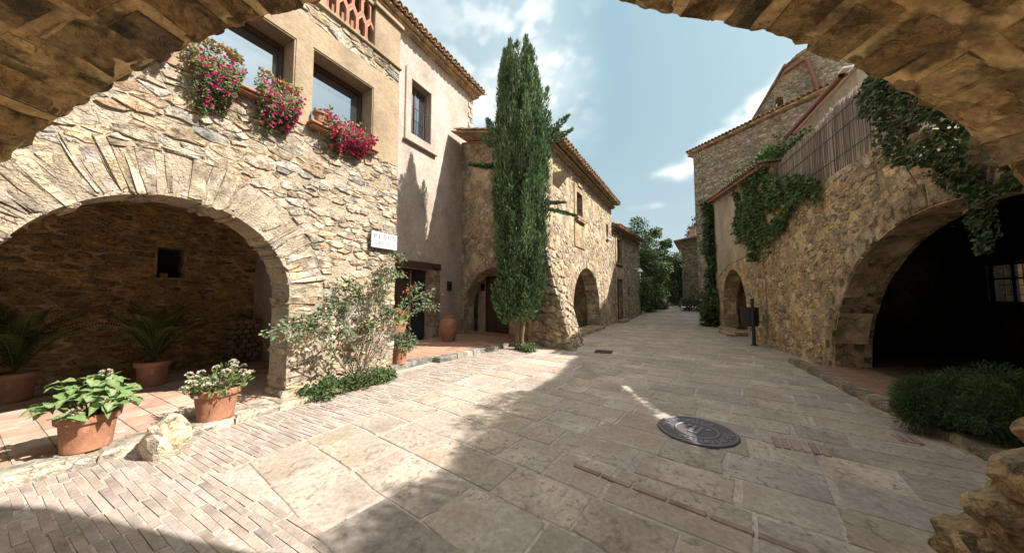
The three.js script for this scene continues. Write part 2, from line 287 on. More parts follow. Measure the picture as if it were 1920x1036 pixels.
// the ring of stones round an arch, each reaching back through the thickness of the wall
function archRing(wall, { cx, cy, r0, r1, wmin, wmax, depth, prom = 0.03, jag = 0.015, legs = 0, pal, seed = 5, m = M.stone, limit = 300, name = 'arch_stone', a0 = 0, a1 = Math.PI, jit = 0.012, gap = 0.012 }) {
  const R = rng(seed), items = []; let a = a0;
  while (a < a1 - 0.02) {
    const w = Math.min(mix(wmin, wmax, R()) / r0, a1 - a), b = a + w, ro = r1 + (R() - 0.5) * (r1 - r0) * 0.35, ri = r0 + (R() - 0.35) * jag * 2, g = gap / r0 / 2, z = prom * (0.3 + R());
    const P = (r, t) => [cx + Math.cos(t) * r, cy + Math.sin(t) * r], t0 = a + g, t1 = b - g, tm = (t0 + t1) / 2;
    const pts = [P(ri, t0), P(mix(ri, ro, 0.5), t0 + (R() - 0.5) * g), P(ro, t0 + g), P(ro * (1 + (R() - 0.5) * 0.02), tm), P(ro, t1 - g), P(mix(ri, ro, 0.5), t1), P(ri, t1), P(ri + (R() - 0.5) * jag, tm)];
    const c = P((ri + ro) / 2, tm);
    items.push({ g: stoneGeo(pts, [[-depth, 1], [-depth * 0.5, 1.0], [z * 0.4, 0.99], [z, 0.88]], R, pick(pal, R), jit, c[0], c[1]), c: [...c, z], a: (ro - ri) * (b - a) * r0 });
    a = b;
  }
  for (const s of legs ? [-1, 1] : []) {
    let y = cy;
    while (y > legs + 0.03) {
      const h = Math.min(mix(wmin, wmax, R()), y - legs), y1 = y - h, ro = r1 - (r1 - r0) * 0.4 * R(), ri = r0 + (R() - 0.35) * jag * 2, z = prom * (0.3 + R()), X = (r) => cx + s * r, g = gap / 2;
      let pts = [[X(ri), y1 + g], [X(mix(ri, ro, 0.5)), y1 + g], [X(ro), y1 + g], [X(ro + (R() - 0.5) * 0.02), (y + y1) / 2], [X(ro), y - g], [X(mix(ri, ro, 0.5)), y - g], [X(ri), y - g], [X(ri + (R() - 0.5) * jag), (y + y1) / 2]];
      if (s < 0) pts.reverse();
      items.push({ g: stoneGeo(pts, [[-depth, 1], [-depth * 0.5, 1.0], [z * 0.4, 0.99], [z, 0.9]], R, pick(pal, R), jit), c: [X((ri + ro) / 2), (y + y1) / 2, z], a: (ro - ri) * h });
      y = y1;
    }
  }
  lay(name, wall, items, m, limit);
}
function holePath(h, y0) {
  const p = new THREE.Path();
  if (h.r) { const b = h.y0 ?? y0; p.moveTo(h.cx - h.r, b); p.lineTo(h.cx - h.r, h.cy); p.absarc(h.cx, h.cy, h.r, Math.PI, 0, true); p.lineTo(h.cx + h.r, b); p.closePath(); }
  else { p.moveTo(h.x0, h.y0); p.lineTo(h.x0, h.y1); p.lineTo(h.x1, h.y1); p.lineTo(h.x1, h.y0); p.closePath(); }
  return p;
}
// a wall with thickness and openings: local x along it, y up, z out of its face
function wallMesh(name, parent, { pos, turn, outline, holes = [], thick = 0.5, m, face = 0 }) {
  const s = new THREE.Shape(outline.map(([x, y]) => new THREE.Vector2(x, y)));
  for (const h of holes) s.holes.push(holePath(h, outline[0][1] + 0.001));
  const g = new THREE.ExtrudeGeometry(s, { depth: thick, bevelEnabled: false, curveSegments: 24 }); g.translate(0, 0, face - thick);
  const w = part(name, boxUV(g), m, parent); w.position.set(...pos); w.rotation.y = turn; w.updateMatrixWorld(true); return w;
}
function blob(r, R, sx = 1, sy = 1, sz = 1, amp = 0.3, f = 2, det = 3, col = [1, 1, 1]) {   // a rough boulder
  const g = new THREE.IcosahedronGeometry(1, det), p = g.attributes.position, o = R() * 50;
  for (let i = 0; i < p.count; i++) {
    const x = p.getX(i), y = p.getY(i), z = p.getZ(i); let k = 1 + amp * (fbm(x * f + o, y * f + o, z * f + o, 4) - 0.5) * 2;
    k -= 0.12 * sstep(0.55, 0.75, vn(x * 1.7 + o, y * 3.2, z * 1.7)); p.setXYZ(i, x * k * r * sx, y * k * r * sy, z * k * r * sz);
  }
  g.deleteAttribute('normal'); return tint(boxUV(g, R() * 5, R() * 5), col);
}

// ---------------------------------------------------------------- the ground
const gy = (z) => { const d = -z - 20; return d <= 0 ? 0 : 0.075 * d * Math.min(1, d / 8); };
{
  const g = structure('ground'), gb = new GB();
  const xs = [-90, -30, -14, -10, -7, -5, -3.6, -2, 0, 2, 4, 7, 12, 30, 90], zs = [60, 20, 8, 4, 0, -4, -8, -12, -16, -20, -22, -24, -26, -28, -31, -34, -38, -42, -48, -56, -80, -200];
  for (let i = 0; i + 1 < xs.length; i++) for (let j = 0; j + 1 < zs.length; j++) { const P = (x, z) => [x, Math.min(gy(z), 4) - 0.002, z]; gb.quad(P(xs[i], zs[j]), P(xs[i + 1], zs[j]), P(xs[i + 1], zs[j + 1]), P(xs[i], zs[j + 1])); }
  part('mortar_bed', gb.build(), M.groundMortar, g);
}
const pavement = structure('pavement'); pavement.rotation.x = -Math.PI / 2; pavement.updateMatrixWorld(true);   // its pieces: x to the right, y up the lane, z up
{
  const R = rng(11), items = [], A = 8 * RAD, ca = Math.cos(A), sa = Math.sin(A);
  const toW = (p, q) => [p * ca + q * sa, -p * sa + q * ca];   // rows run askew across the lane
  const rightEdge = (y) => 3.68 - 0.11 * y;
  const pal = [[0.445, 0.375, 0.305], [0.415, 0.35, 0.285], [0.47, 0.4, 0.33], [0.395, 0.34, 0.28], [0.455, 0.375, 0.3], [0.43, 0.37, 0.31]];
  let q = -2.2;
  while (q < 48) {
    const h = mix(0.3, 0.52, R()) * (q > 20 ? 1.5 : 1); let p = -6 + R() * 0.7 - q * 0.15;
    while (p < 6) {
      const w = mix(0.42, 1.05, R()) * (q > 20 ? 1.5 : 1), j = () => (R() - 0.5) * 0.035, g = 0.011 + 0.008 * R();
      let pts = [[p + g, q + g], [p + w - g, q + g], [p + w - g, q + h - g], [p + g, q + h - g]].map(([a, b]) => toW(a + j(), b + j() * 0.6));
      if (R() < 0.16) { const k = Math.floor(R() * 4), a = pts[k], b = pts[(k + 1) % 4]; pts.splice(k + 1, 0, [mix(a[0], b[0], 0.5) + j() * 2, mix(a[1], b[1], 0.5) + j() * 2]); }
      p += w;
      const c = toW(p - w / 2, q + h / 2);
      if (c[0] < -1.95 && c[1] < 1.2) continue;
      pts = clipHalf(pts, -1, 0, 3.56); pts = clipHalf(pts, 1, 0.11, 3.68); if (c[0] < -1.95) pts = clipHalf(pts, 0, -1, -1.27);
      if (c[1] < 1.2) pts = clipHalf(pts, -1, 0, 1.9);
      if (pts.length < 3 || areaOf(pts) < 0.025) continue;
      const z = 0.0015 + 0.003 * R(), tilt = [(R() - 0.5) * 0.005, (R() - 0.5) * 0.005], out = rough(pts, R, 0.012, 0.12);
      const g3 = stoneGeo(out, [[-0.02, 1, 0.004], [z - 0.001, 0.994, 0.002], [z + 0.0025, 0.965, 0.003]], R, pick(pal, R, 0.1), 0.0015), P = g3.attributes.position;
      for (let i = 0; i < P.count; i++) P.setZ(i, P.getZ(i) + (P.getX(i) - c[0]) * tilt[0] + (P.getY(i) - c[1]) * tilt[1] + gy(-P.getY(i)));
      g3.computeVertexNormals(); items.push({ g: g3, c: [...c, gy(-c[1])], a: areaOf(pts) });
    }
    q += h;
  }
  lay('paving_stone', pavement, items, M.slab, 300);
}
{   // narrow bricks laid on edge along the house front and under the archway
  const R = rng(21), items = [], pal = [[0.48, 0.395, 0.335], [0.49, 0.41, 0.35], [0.47, 0.375, 0.315], [0.5, 0.425, 0.365], [0.45, 0.37, 0.315], [0.48, 0.39, 0.33]];
  const row = (x0, x1, y, h, len, off) => { let x = x0 - off; while (x < x1) { const l = len * (0.85 + 0.3 * R()), a = Math.max(x, x0) + 0.006, b = Math.min(x + l, x1) - 0.006; x += l; x += 0; if (b - a < 0.05 || R() < 0.012) continue; const dz = 0.0015 + 0.003 * R(), sl = (R() - 0.5) * 0.01, s = 0.025 * (a + b) / 2; items.push({ g: stoneGeo([[a, y + 0.004 + s - sl], [b, y + 0.004 + s + sl], [b, y + h - 0.004 + s + sl], [a, y + h - 0.004 + s - sl]], [[-0.02, 1, 0.003], [dz, 0.97, 0.004]], R, pick(pal, R, 0.1), 0.0015), c: [(a + b) / 2, y, 0.01], a: l * h }); } };
  for (let y = -0.6; y < 8.6; y += 0.056) row(y > 4.25 ? -4.98 : -4.78, y < 1.2 ? -1.9 : -3.6, y + 0.09, 0.056, 0.42, R() * 0.42);
  lay('paving_brick', pavement, items, M.brick, 300);
  // a patch of red bricks let into the paving, and a thin red line of bricks across the lane
  const it2 = [], red = [[0.4, 0.28, 0.235], [0.38, 0.265, 0.225], [0.42, 0.31, 0.265]];
  for (let k = 0; k < 6; k++) { const x = 0.82 + k * 0.075; it2.push({ g: stoneGeo([[x, 4.16], [x + 0.055, 4.16], [x + 0.055, 4.44], [x, 4.44]].map(([a, b]) => [a + (b - 4.3) * 0.1, b]), [[-0.01, 1, 0.003], [0.017, 0.97, 0.003]], R, pick(red, R), 0.002), c: [x, 4.3, 0.01], a: 0.02 }); }
  for (let k = 0; k < 3; k++) { const x = 2.02 + k * 0.06; it2.push({ g: stoneGeo([[x, 4.95], [x + 0.045, 4.95], [x + 0.045, 5.15], [x, 5.15]], [[-0.01, 1, 0.003], [0.017, 0.97, 0.003]], R, pick(red, R), 0.002), c: [x, 5, 0.01], a: 0.02 }); }
  for (let k = 0; k < 12; k++) { const t = k / 12, x = mix(-0.9, 2.2, t), y = mix(2.82, 2.25, t); it2.push({ g: stoneGeo([[x, y], [x + 0.24, y - 0.045], [x + 0.25, y], [x + 0.01, y + 0.045]], [[-0.01, 1, 0.003], [0.0165, 0.97, 0.003]], R, pick(red, R), 0.002), c: [x, y, 0.01], a: 0.012 }); }
  lay('red_brick', pavement, it2, M.brick, 40);
}
{   // the manhole cover
  const t = thing('manhole_cover', 'round cast iron manhole cover with raised lettering set into the paving', 'manhole cover', [0.12, 0, -4.21]);
  t.rotation.y = -0.32;
  const disc = lathe([[0.405, -0.03], [0.405, 0.02], [0.395, 0.024], [0.372, 0.024], [0.366, 0.017], [0.0, 0.0175]].reverse(), 56); part('plate', disc, M.cast, t);
  part('rim', boxUV(at(new THREE.TorusGeometry(0.384, 0.011, 6, 64), 0, 0.021, 0, Math.PI / 2)), M.castPale, t);
  part('inner_ring', boxUV(at(new THREE.TorusGeometry(0.215, 0.012, 6, 56), 0, 0.017, 0, Math.PI / 2)), M.castPale, t);
  const font = await new FontLoader().loadAsync('fonts/droid/droid_sans_bold.typeface.json'), word = 'Telefónica', L = [];
  for (const a0 of [200, 20]) [...word].forEach((ch, i) => {
    const g = new TextGeometry(ch, { font, size: 0.098, depth: 0.008, curveSegments: 3, bevelEnabled: false }); g.computeBoundingBox(); const w = (g.boundingBox.max.x + g.boundingBox.min.x) / 2;
    g.translate(-w, 0, 0.0155); g.rotateX(-Math.PI / 2); const th = (a0 - i * 13.6) * RAD; g.translate(0, 0, -0.25); g.rotateY(th - Math.PI / 2); L.push(boxUV(g));
  });
  part('lettering', merge(L), M.castPale, t);
  const dots = [[0, 0], [0, 1], [0, -1], [-1, 0], [-1, 1], [-1, -1], [1, 1], [1, -1], [1, 2], [1, -2]];
  for (const [r, c] of [[1, -1.5], [1, -0.5], [1, 0.5], [1, 1.5], [0, -0.6], [0, 0.4], [-1, -0.6], [-1, 0.4], [-2, -0.6], [-2, 0.4]]) part('boss', boxUV(at(new THREE.CylinderGeometry(0.025, 0.028, 0.014, 14), c * 0.064, 0.022, -r * 0.056 - 0.02)), M.castPale, t);
}
{   // drain grate
  const t = thing('drain_grate', 'small square iron drain grate in the paving near the cypress', 'drain grate', [-1.9, 0, -8.81], 0.1), b = [];
  for (let k = 0; k < 7; k++) b.push(boxg(0.03, 0.02, 0.34, -0.165 + k * 0.055, 0.016, 0, 0.004));
  part('grate_bars', merge(b), M.iron, t);
  part('grate_frame', merge([boxg(0.44, 0.024, 0.04, 0, 0.016, 0.19, 0.004), boxg(0.44, 0.024, 0.04, 0, 0.016, -0.19, 0.004), boxg(0.04, 0.024, 0.42, 0.21, 0.0155, 0, 0.004), boxg(0.04, 0.024, 0.42, -0.21, 0.0155, 0, 0.004)]), M.iron, t);
  part('sump', boxg(0.42, 0.006, 0.38, 0, 0.01, 0, 0), M.dark, t);
}

// ---------------------------------------------------------------- roof tiles
function tileGeo(len, r, col) {   // a tapered half-round clay tile, its length along z, hollow below
  const gb = new GB(); gb.col = col; const n = 6, P = (i, k, o) => { const a = Math.PI * i / n, rr = (k ? r : r * 0.8) - o; return [Math.cos(a) * rr, Math.sin(a) * rr, k ? len / 2 : -len / 2]; };
  for (let i = 0; i < n; i++) { gb.quad(P(i, 0, 0), P(i, 1, 0), P(i + 1, 1, 0), P(i + 1, 0, 0)); gb.quad(P(i, 0, 0.014), P(i + 1, 0, 0.014), P(i + 1, 1, 0.014), P(i, 1, 0.014)); gb.quad(P(i, 1, 0.014), P(i + 1, 1, 0.014), P(i + 1, 1, 0), P(i, 1, 0)); }
  return gb.build();
}
const tilePal = [[0.36, 0.21, 0.12], [0.32, 0.2, 0.12], [0.4, 0.25, 0.14], [0.26, 0.18, 0.12], [0.38, 0.27, 0.17], [0.3, 0.16, 0.09]];
// tiles over a roof: local x along the eave, z down the slope towards the eave at z = 0, y out of the roof
function tileRoof(parent, { pos, turn, pitch, width, rows, seed, limit, r = 0.1, len = 0.42 }) {
  const roof = part('roof_deck', boxg(width, 0.04, rows * len * 0.86, width / 2, -0.03, -(rows * len * 0.86) / 2 - 0.08, 0), M.dressed, parent);
  roof.position.set(...pos); roof.rotation.order = 'YXZ'; roof.rotation.set(pitch, turn, 0); roof.updateMatrixWorld(true);
  const R = rng(seed), items = [], step = r * 2.15;
  for (let i = 0; i * step < width - r; i++) for (let k = 0; k < rows; k++) for (const under of [0, 1]) {
    if (under && k > 0) continue;
    const g = tileGeo(len, r * (0.95 + 0.1 * R()), pick(tilePal, R)), x = r + i * step + (under ? step / 2 : 0) + (R() - 0.5) * 0.015, z = -k * len * 0.86 - len / 2 + 0.07 + (R() - 0.5) * 0.03;
    at(g, 0, 0, 0, under ? 0 : -0.035, (R() - 0.5) * 0.06, under ? Math.PI : 0); g.translate(x, under ? 0.075 : 0.05, z); items.push({ g, c: [x, 0.05, z], n: [0, 0.3, 1], a: 0.08 });
  }
  lay('roof_tile', roof, items, M.tile, limit);
  return roof;
}
const F90 = Math.PI / 2;
// ---------------------------------------------------------------- the near house with the porch arch, on the left
const palA = [[0.48, 0.39, 0.29], [0.45, 0.355, 0.25], [0.53, 0.45, 0.355], [0.39, 0.355, 0.31], [0.47, 0.35, 0.245], [0.58, 0.51, 0.43], [0.5, 0.39, 0.275], [0.44, 0.31, 0.215], [0.43, 0.375, 0.315], [0.52, 0.43, 0.32]];
{
  const h = thing('stone_house', 'rubble stone house with a porch arch and plaster framed upper windows, nearest on the left', 'house', [-5.08, 0, 0]);
  const arch = { cx: 1.28, cy: 1.52, r: 1.17 }, w0 = { x0: -0.05, x1: 1.03, y0: 4.28, y1: 5.45 }, w1 = { x0: 1.32, x1: 2.38, y0: 4.28, y1: 5.48 }, w2 = { x0: 2.62, x1: 3.74, y0: 4.26, y1: 5.53 };
  const W = wallMesh('front_wall', h, { pos: [0, 0, 0], turn: F90, outline: [[-3, -0.3], [4.33, -0.3], [4.33, 6.28], [-3, 6.28]], holes: [arch, w0, w1, w2], thick: 0.5, face: 0.012, m: M.mortarA });
  const ring = { ...arch, r: 1.66 };
  const up = rubble({ x0: -0.6, x1: 4.36, y0: 0, y1: 4.22, rmin: 0.085, rmax: 0.34, an: 2.3, holes: [ring, { x0: -1, x1: 0, y0: -1, y1: 1.6 }], gap: 0.01, seed: 31, pow: 2.6 });
  const strip = rubble({ x0: 0.5, x1: 4.35, y0: 5.93, y1: 6.28, rmin: 0.14, rmax: 0.4, an: 3.2, gap: 0.013, seed: 35 });
  wallStones(W, [...up, ...strip], { seed: 41, pal: palA, prom: [0.004, 0.044], z0: -0.02, limit: 300, jit: 0.014, flat: 0.84, k: 0.1 });
  archRing(W, { cx: 1.28, cy: 1.52, r0: 1.17, r1: 1.69, wmin: 0.04, wmax: 0.13, depth: 0.5, prom: 0.026, jag: 0.05, legs: 0.03, pal: [[0.47, 0.39, 0.29], [0.44, 0.35, 0.25], [0.52, 0.44, 0.35], [0.5, 0.42, 0.32], [0.4, 0.34, 0.26]], seed: 43, limit: 120, jit: 0.026, gap: 0.006 });
  // plaster round the windows
  const pl = wallMesh('plaster_band', h, { pos: [0, 0, 0], turn: F90, outline: [[-0.6, 4.2], [4.345, 4.2], [4.345, 5.93], [-0.6, 5.93]], holes: [w0, w1, w2], thick: 0.1, m: M.plasterOchre });
  pl.position.x = 0.035; pl.updateMatrixWorld(true);
  for (const w of [w0, w1, w2]) {
    const cx = (w.x0 + w.x1) / 2, cy = (w.y0 + w.y1) / 2, ww = w.x1 - w.x0, hh = w.y1 - w.y0, e = 0.003, lw = ww - 2 * e, z = -0.3;
    const rv = []; rv.push(boxg(0.02, hh, 0.46, w.x0 + 0.012, cy, -0.21, 0), boxg(0.02, hh, 0.46, w.x1 - 0.012, cy, -0.21, 0), boxg(ww - 0.05, 0.02, 0.46, cx, w.y1 - 0.012, -0.21, 0), boxg(ww - 0.05, 0.02, 0.46, cx, w.y0 + 0.012, -0.21, 0));
    const rev = part('window_reveal', merge(rv), M.plasterOchre, h); rev.rotation.y = F90;
    const win = part('window', merge([boxg(0.06, hh - 0.06, 0.06, w.x0 + 0.055, cy, z), boxg(0.06, hh - 0.06, 0.06, w.x1 - 0.055, cy, z), boxg(ww - 0.17, 0.06, 0.06, cx, w.y0 + 0.055, z), boxg(ww - 0.17, 0.07, 0.06, cx, w.y1 - 0.06, z)]), M.woodDark, h); win.rotation.y = F90;
    part('pane', boxg(ww - 0.17, hh - 0.19, 0.008, cx, cy, z - 0.015, 0), M.glass, win);
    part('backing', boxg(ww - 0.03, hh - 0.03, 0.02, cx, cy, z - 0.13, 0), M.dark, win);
    const sill = part('sill', merge([boxg(ww + 0.1, 0.035, 0.2, cx, w.y0 - 0.005, 0.09), boxg(ww + 0.06, 0.03, 0.17, cx, w.y0 - 0.045, 0.07)]), M.clay, h); sill.rotation.y = F90;
  }
  // terrace parapet with a lattice of terracotta
  const par = part('parapet', merge([boxg(1.2, 0.86, 0.3, 2.2, 6.74, -0.13), boxg(0.62, 0.86, 0.34, 4.04, 6.74, -0.14), boxg(0.7, 0.07, 0.44, 4.04, 7.205, -0.12), boxg(0.66, 0.04, 0.4, 4.04, 7.26, -0.13), boxg(3.6, 0.07, 0.34, 1.9, 7.2, -0.14), boxg(4.2, 0.05, 0.4, 2.27, 6.305, -0.12)]), M.plasterOchre, h); par.rotation.y = F90;
  for (let r = 0; r < 2; r++) for (let i = 0; i < 6; i++) {
    const x = 2.74 + i * 0.185 + r * 0.0925, y = 6.56 + r * 0.42; if (x > 3.74) continue;
    const hex = (k) => [[0, 0.27 * k], [0.085 * k, 0.14 * k], [0.085 * k, -0.14 * k], [0, -0.27 * k], [-0.085 * k, -0.14 * k], [-0.085 * k, 0.14 * k]].map(([a, b]) => new THREE.Vector2(a, b));
    const s = new THREE.Shape(hex(1.06)); s.holes.push(new THREE.Path(hex(0.78)));
    const l = part('lattice_tile', boxUV(new THREE.ExtrudeGeometry(s, { depth: 0.07, bevelEnabled: false }).translate(x, y, -0.08)), M.clay, h); l.rotation.y = F90; 
  }
  part('terrace_shade', at(boxg(1.2, 0.9, 0.04, 3.2, 6.74, -0.32, 0), 0, 0, 0, 0, F90), M.clayDark, h);  // brown sheet standing in for the shade of the open terrace behind
  // the body of the house: porch room, upper storey
  const bk = wallMesh('porch_back_wall', h, { pos: [-4, 0, 0], turn: F90, outline: [[-3, -0.3], [4.2, -0.3], [4.2, 3.3], [-3, 3.3]], holes: [{ x0: 2.0, x1: 2.4, y0: 1.92, y1: 2.52 }], thick: 0.5, m: M.mortarPorch });
  const bs = rubble({ x0: -2.0, x1: 4.1, y0: 0, y1: 3.3, rmin: 0.11, rmax: 0.34, an: 2.6, holes: [{ x0: 1.96, x1: 2.44, y0: 1.88, y1: 2.56 }], gap: 0.034, seed: 51 });
  const palP = [[0.5, 0.32, 0.15], [0.4, 0.255, 0.125], [0.57, 0.38, 0.19], [0.32, 0.215, 0.12], [0.54, 0.33, 0.145]];
  wallStones(bk, bs, { seed: 53, pal: palP, prom: [0.004, 0.025], limit: 150, name: 'back_wall_stone', jit: 0.01 });
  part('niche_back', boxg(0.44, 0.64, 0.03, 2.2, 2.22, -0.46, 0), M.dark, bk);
  part('niche_box', boxg(0.11, 0.09, 0.1, 2.12, 1.967, -0.12), M.plasterCream, bk);
  part('porch_ceiling', boxg(4.1, 0.25, 7.1, -2.54, 3.42, -0.6, 0), M.mortarPorch, h);
  part('porch_side_wall', boxg(3.5, 3.5, 0.4, -2.25, 1.53, -4.12, 0), M.mortarA, h);
  part('porch_far_wall', merge([boxg(1.0, 3.5, 0.4, -3.5, 1.53, 2.79, 0), boxg(2.5, 0.6, 0.4, -1.75, 3.0, 2.79, 0)]), M.mortarA, h);  // unseen end wall, left partly open to admit more light to the porch
  part('upper_storey', merge([boxg(4.2, 3.0, 0.3, -2.65, 5.05, -4.17, 0), boxg(4.2, 3.0, 0.3, -2.65, 5.05, 2.84, 0), boxg(0.3, 3.0, 6.9, -4.7, 5.05, -0.7, 0), boxg(4.1, 0.2, 7.2, -2.56, 6.18, -0.66, 0)]), M.plasterOchre, h);
  // porch floor of clay tiles and its worn stone edge
  const fl = part('porch_floor', boxg(4.6, 0.2, 7.0, -2.05, -0.035, -0.6, 0.02), M.mortarA, h); fl.updateMatrixWorld(true);
  const R = rng(61), ti = [];
  for (let i = 0; i < 13; i++) for (let k = 0; k < 22; k++) { const x = -0.08 - i * 0.3, z = 1.2 - k * 0.242, g = boxUV(at(new THREE.BoxGeometry(0.288, 0.03, 0.23), x + (R() - 0.5) * 0.006, 0.056 + 0.003 * R(), z, (R() - 0.5) * 0.012, 0, (R() - 0.5) * 0.012), R() * 4, R() * 4); ti.push({ g: tint(plain(g), pick([[0.54, 0.35, 0.25], [0.57, 0.4, 0.3], [0.5, 0.32, 0.225], [0.58, 0.44, 0.34]], R, 0.08)), c: [x, 0.07, z], n: [0, 1, 0], a: 0.07 }); }
  lay('floor_tile', fl, ti, M.tile, 160);
  let z = 0.6, zi = [];
  while (z > -2.42) { const l = mix(0.3, 0.75, R()), y1 = -z, y2 = -z + l; const p = rough([[-0.12, y1 + 0.01], [0.26 + (R() - 0.5) * 0.1, y1 + 0.01], [0.28 + (R() - 0.5) * 0.1, y2 - 0.01], [-0.12, y2 - 0.01]], R, 0.05, 0.1); const g = stoneGeo(p, [[-0.02, 1.04], [0.055, 1.0], [0.083, 0.86]], R, pick([[0.52, 0.46, 0.38], [0.47, 0.41, 0.32], [0.5, 0.42, 0.33]], R, 0.08), 0.012); g.rotateX(-F90); boxUV(g); zi.push({ g, c: [0.1, 0.08, z], n: [0, 1, 0], a: l * 0.35 }); z -= l; }
  lay('threshold_stone', fl, zi, M.stone, 20);
}
{   // street name plate
  const c = document.createElement('canvas'); c.width = 512; c.height = 272; const x = c.getContext('2d');
  x.fillStyle = '#c4c3c2'; x.fillRect(0, 0, 512, 272); x.strokeStyle = '#3a3b44'; x.lineWidth = 9; x.strokeRect(5, 5, 502, 262);
  x.fillStyle = '#17161c'; x.textAlign = 'center'; x.font = 'bold 92px serif'; x.fillText('P L A Ç A', 256, 112);
  x.font = 'bold 46px serif'; x.fillText('DE', 112, 220); x.font = 'bold 88px serif'; x.fillText("L' O L I", 300, 220);
  const t = new THREE.CanvasTexture(c); t.colorSpace = THREE.SRGBColorSpace;
  const s = thing('street_sign', 'white enamel street name plate with dark letters on the corner of the stone house', 'street sign', [-4.985, 2.61, -4.02], F90);
  part('plate', new RoundedBoxGeometry(0.62, 0.33, 0.014, 2, 0.005), M.iron, s);
  const f = part('lettering', new THREE.PlaneGeometry(0.606, 0.318), new THREE.MeshStandardMaterial({ map: t, roughness: 0.35 }), s); f.position.z = 0.0095;
}
// ---------------------------------------------------------------- the white plastered house set back from the lane
{
  const h = thing('plaster_house', 'tall pale plastered house with one barred window, set back behind the cypress', 'house', [-7.6, 0, 0]);
  const win = { x0: 7.0, x1: 7.92, y0: 6.84, y1: 8.7 }, door = { x0: 6.2, x1: 8.2, y0: -0.2, y1: 2.46 };
  wallMesh('front_wall', h, { pos: [0, 0, 0], turn: F90, outline: [[3.6, -0.2], [10.4, -0.2], [10.4, 10.15], [3.6, 10.15]], holes: [win, { ...door, y0: -0.199 }], thick: 0.4, m: M.plasterWhite });
  const L = (n, g, m) => { const o = part(n, g, m, h); o.rotation.y = F90; return o; };
  const s = new THREE.Shape([[6.78, 6.6], [8.14, 6.6], [8.14, 9.0], [6.78, 9.0]].map((p) => new THREE.Vector2(...p))); s.holes.push(holePath(win));
  L('window_surround', boxUV(new THREE.ExtrudeGeometry(s, { depth: 0.045, bevelEnabled: true, bevelSize: 0.012, bevelThickness: 0.012, bevelSegments: 1 })), M.plasterWhite);
  L('window_sill', boxg(1.5, 0.06, 0.14, 7.46, 6.56, 0.06), M.plasterWhite);
  const wf = L('window', merge([boxg(0.07, 1.8, 0.06, 7.06, 7.77, -0.25), boxg(0.07, 1.8, 0.06, 7.86, 7.77, -0.25), boxg(0.73, 0.07, 0.06, 7.46, 8.63, -0.25), boxg(0.73, 0.07, 0.06, 7.46, 6.91, -0.25), boxg(0.09, 1.65, 0.065, 7.42, 7.77, -0.25)]), M.woodBrown);
  part('pane', boxg(0.28, 1.63, 0.01, 7.235, 7.77, -0.26, 0), M.glass, wf); part('pane', boxg(0.35, 1.63, 0.01, 7.645, 7.77, -0.26, 0), M.glass, wf);
  part('dark_backing', boxg(0.9, 1.83, 0.02, 7.46, 7.77, -0.33, 0), M.dark, wf);  // plain dark sheet closing the opening behind the panes
  const bars = [boxg(0.92, 0.022, 0.022, 7.46, 7.78, 0.02, 0.004), boxg(0.92, 0.022, 0.022, 7.46, 6.93, 0.02, 0.004)]; for (let k = 0; k < 9; k++) bars.push(boxg(0.012, 0.84, 0.012, 7.06 + k * 0.1, 7.355, 0.02, 0));
  L('window_railing', merge(bars), M.iron);
  L('door_lintel', merge([boxg(2.5, 0.22, 0.22, 7.3, 2.575, -0.05), boxg(0.08, 0.1, 0.06, 8.25, 2.56, 0.09), boxg(0.08, 0.1, 0.06, 8.42, 2.56, 0.09)]), M.woodDark);
  const R = rng(71), j = []; let y = 0.05; while (y < 2.4) { const hh = Math.min(mix(0.28, 0.5, R()), 2.45 - y); j.push({ g: at(tint(plain(boxg(0.3 + 0.08 * R(), hh - 0.015, 0.34, 8.36, y + hh / 2, -0.13, 0.02)), pick([[0.42, 0.34, 0.24], [0.38, 0.3, 0.2]], R, 0.1)), 0, 0, 0, 0, F90), c: [0, y, -8.3], n: [1, 0, 0], a: 0.1 }); y += hh; }
  lay('door_jamb_stone', h, j, M.stone, 12);
  const dr = L('door', merge([boxg(1.02, 2.3, 0.05, 6.75, 1.27, -0.3), boxg(0.07, 2.3, 0.07, 7.33, 1.27, -0.28)]), M.woodDark);
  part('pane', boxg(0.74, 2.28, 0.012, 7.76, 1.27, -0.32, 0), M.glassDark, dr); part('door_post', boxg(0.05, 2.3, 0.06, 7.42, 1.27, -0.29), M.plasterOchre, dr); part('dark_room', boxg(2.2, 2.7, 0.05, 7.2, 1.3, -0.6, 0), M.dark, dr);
  const mb = L('meter_box', merge([boxg(0.26, 0.36, 0.05, 9.05, 1.92, 0.02)]), M.iron); part('meter_window', boxg(0.16, 0.26, 0.01, 9.05, 1.93, 0.047, 0), M.glassDark, mb);
  L('small_switch', boxg(0.05, 0.06, 0.02, 8.68, 1.6, 0.01), M.white);
  // corner stones left bare high on the far corner
  const q = []; for (let k = 0; k < 9; k++) { const w = k % 2 ? 0.16 : 0.3; q.push({ g: at(tint(plain(boxg(w, 0.2, 0.1, 10.42 - w / 2, 8.3 + k * 0.215, 0.0, 0.03)), pick(palA, R, 0.1)), 0, 0, 0, 0, F90), c: [0, 8.3 + k * 0.2, -10.3], n: [1, 0, 0], a: 0.05 }); }
  lay('corner_stone', h, q, M.stone, 20);
  L('eave_boards', merge([boxg(7.1, 0.07, 0.55, 7.05, 10.16, 0.1), boxg(7.1, 0.06, 0.4, 7.05, 10.07, 0.04)]), M.dressed);
  tileRoof(h, { pos: [0.42, 10.22, -3.4], turn: F90, pitch: 0.28, width: 7.2, rows: 9, seed: 73, limit: 110 });
  part('house_body', merge([boxg(4, 10.1, 0.3, -2.4, 5.04, -10.24, 0), boxg(4, 10.1, 0.3, -2.4, 5.04, -3.76, 0), boxg(0.3, 10.6, 6.8, -4.2, 5.2, -7, 0)]), M.plasterWhite, h);
}
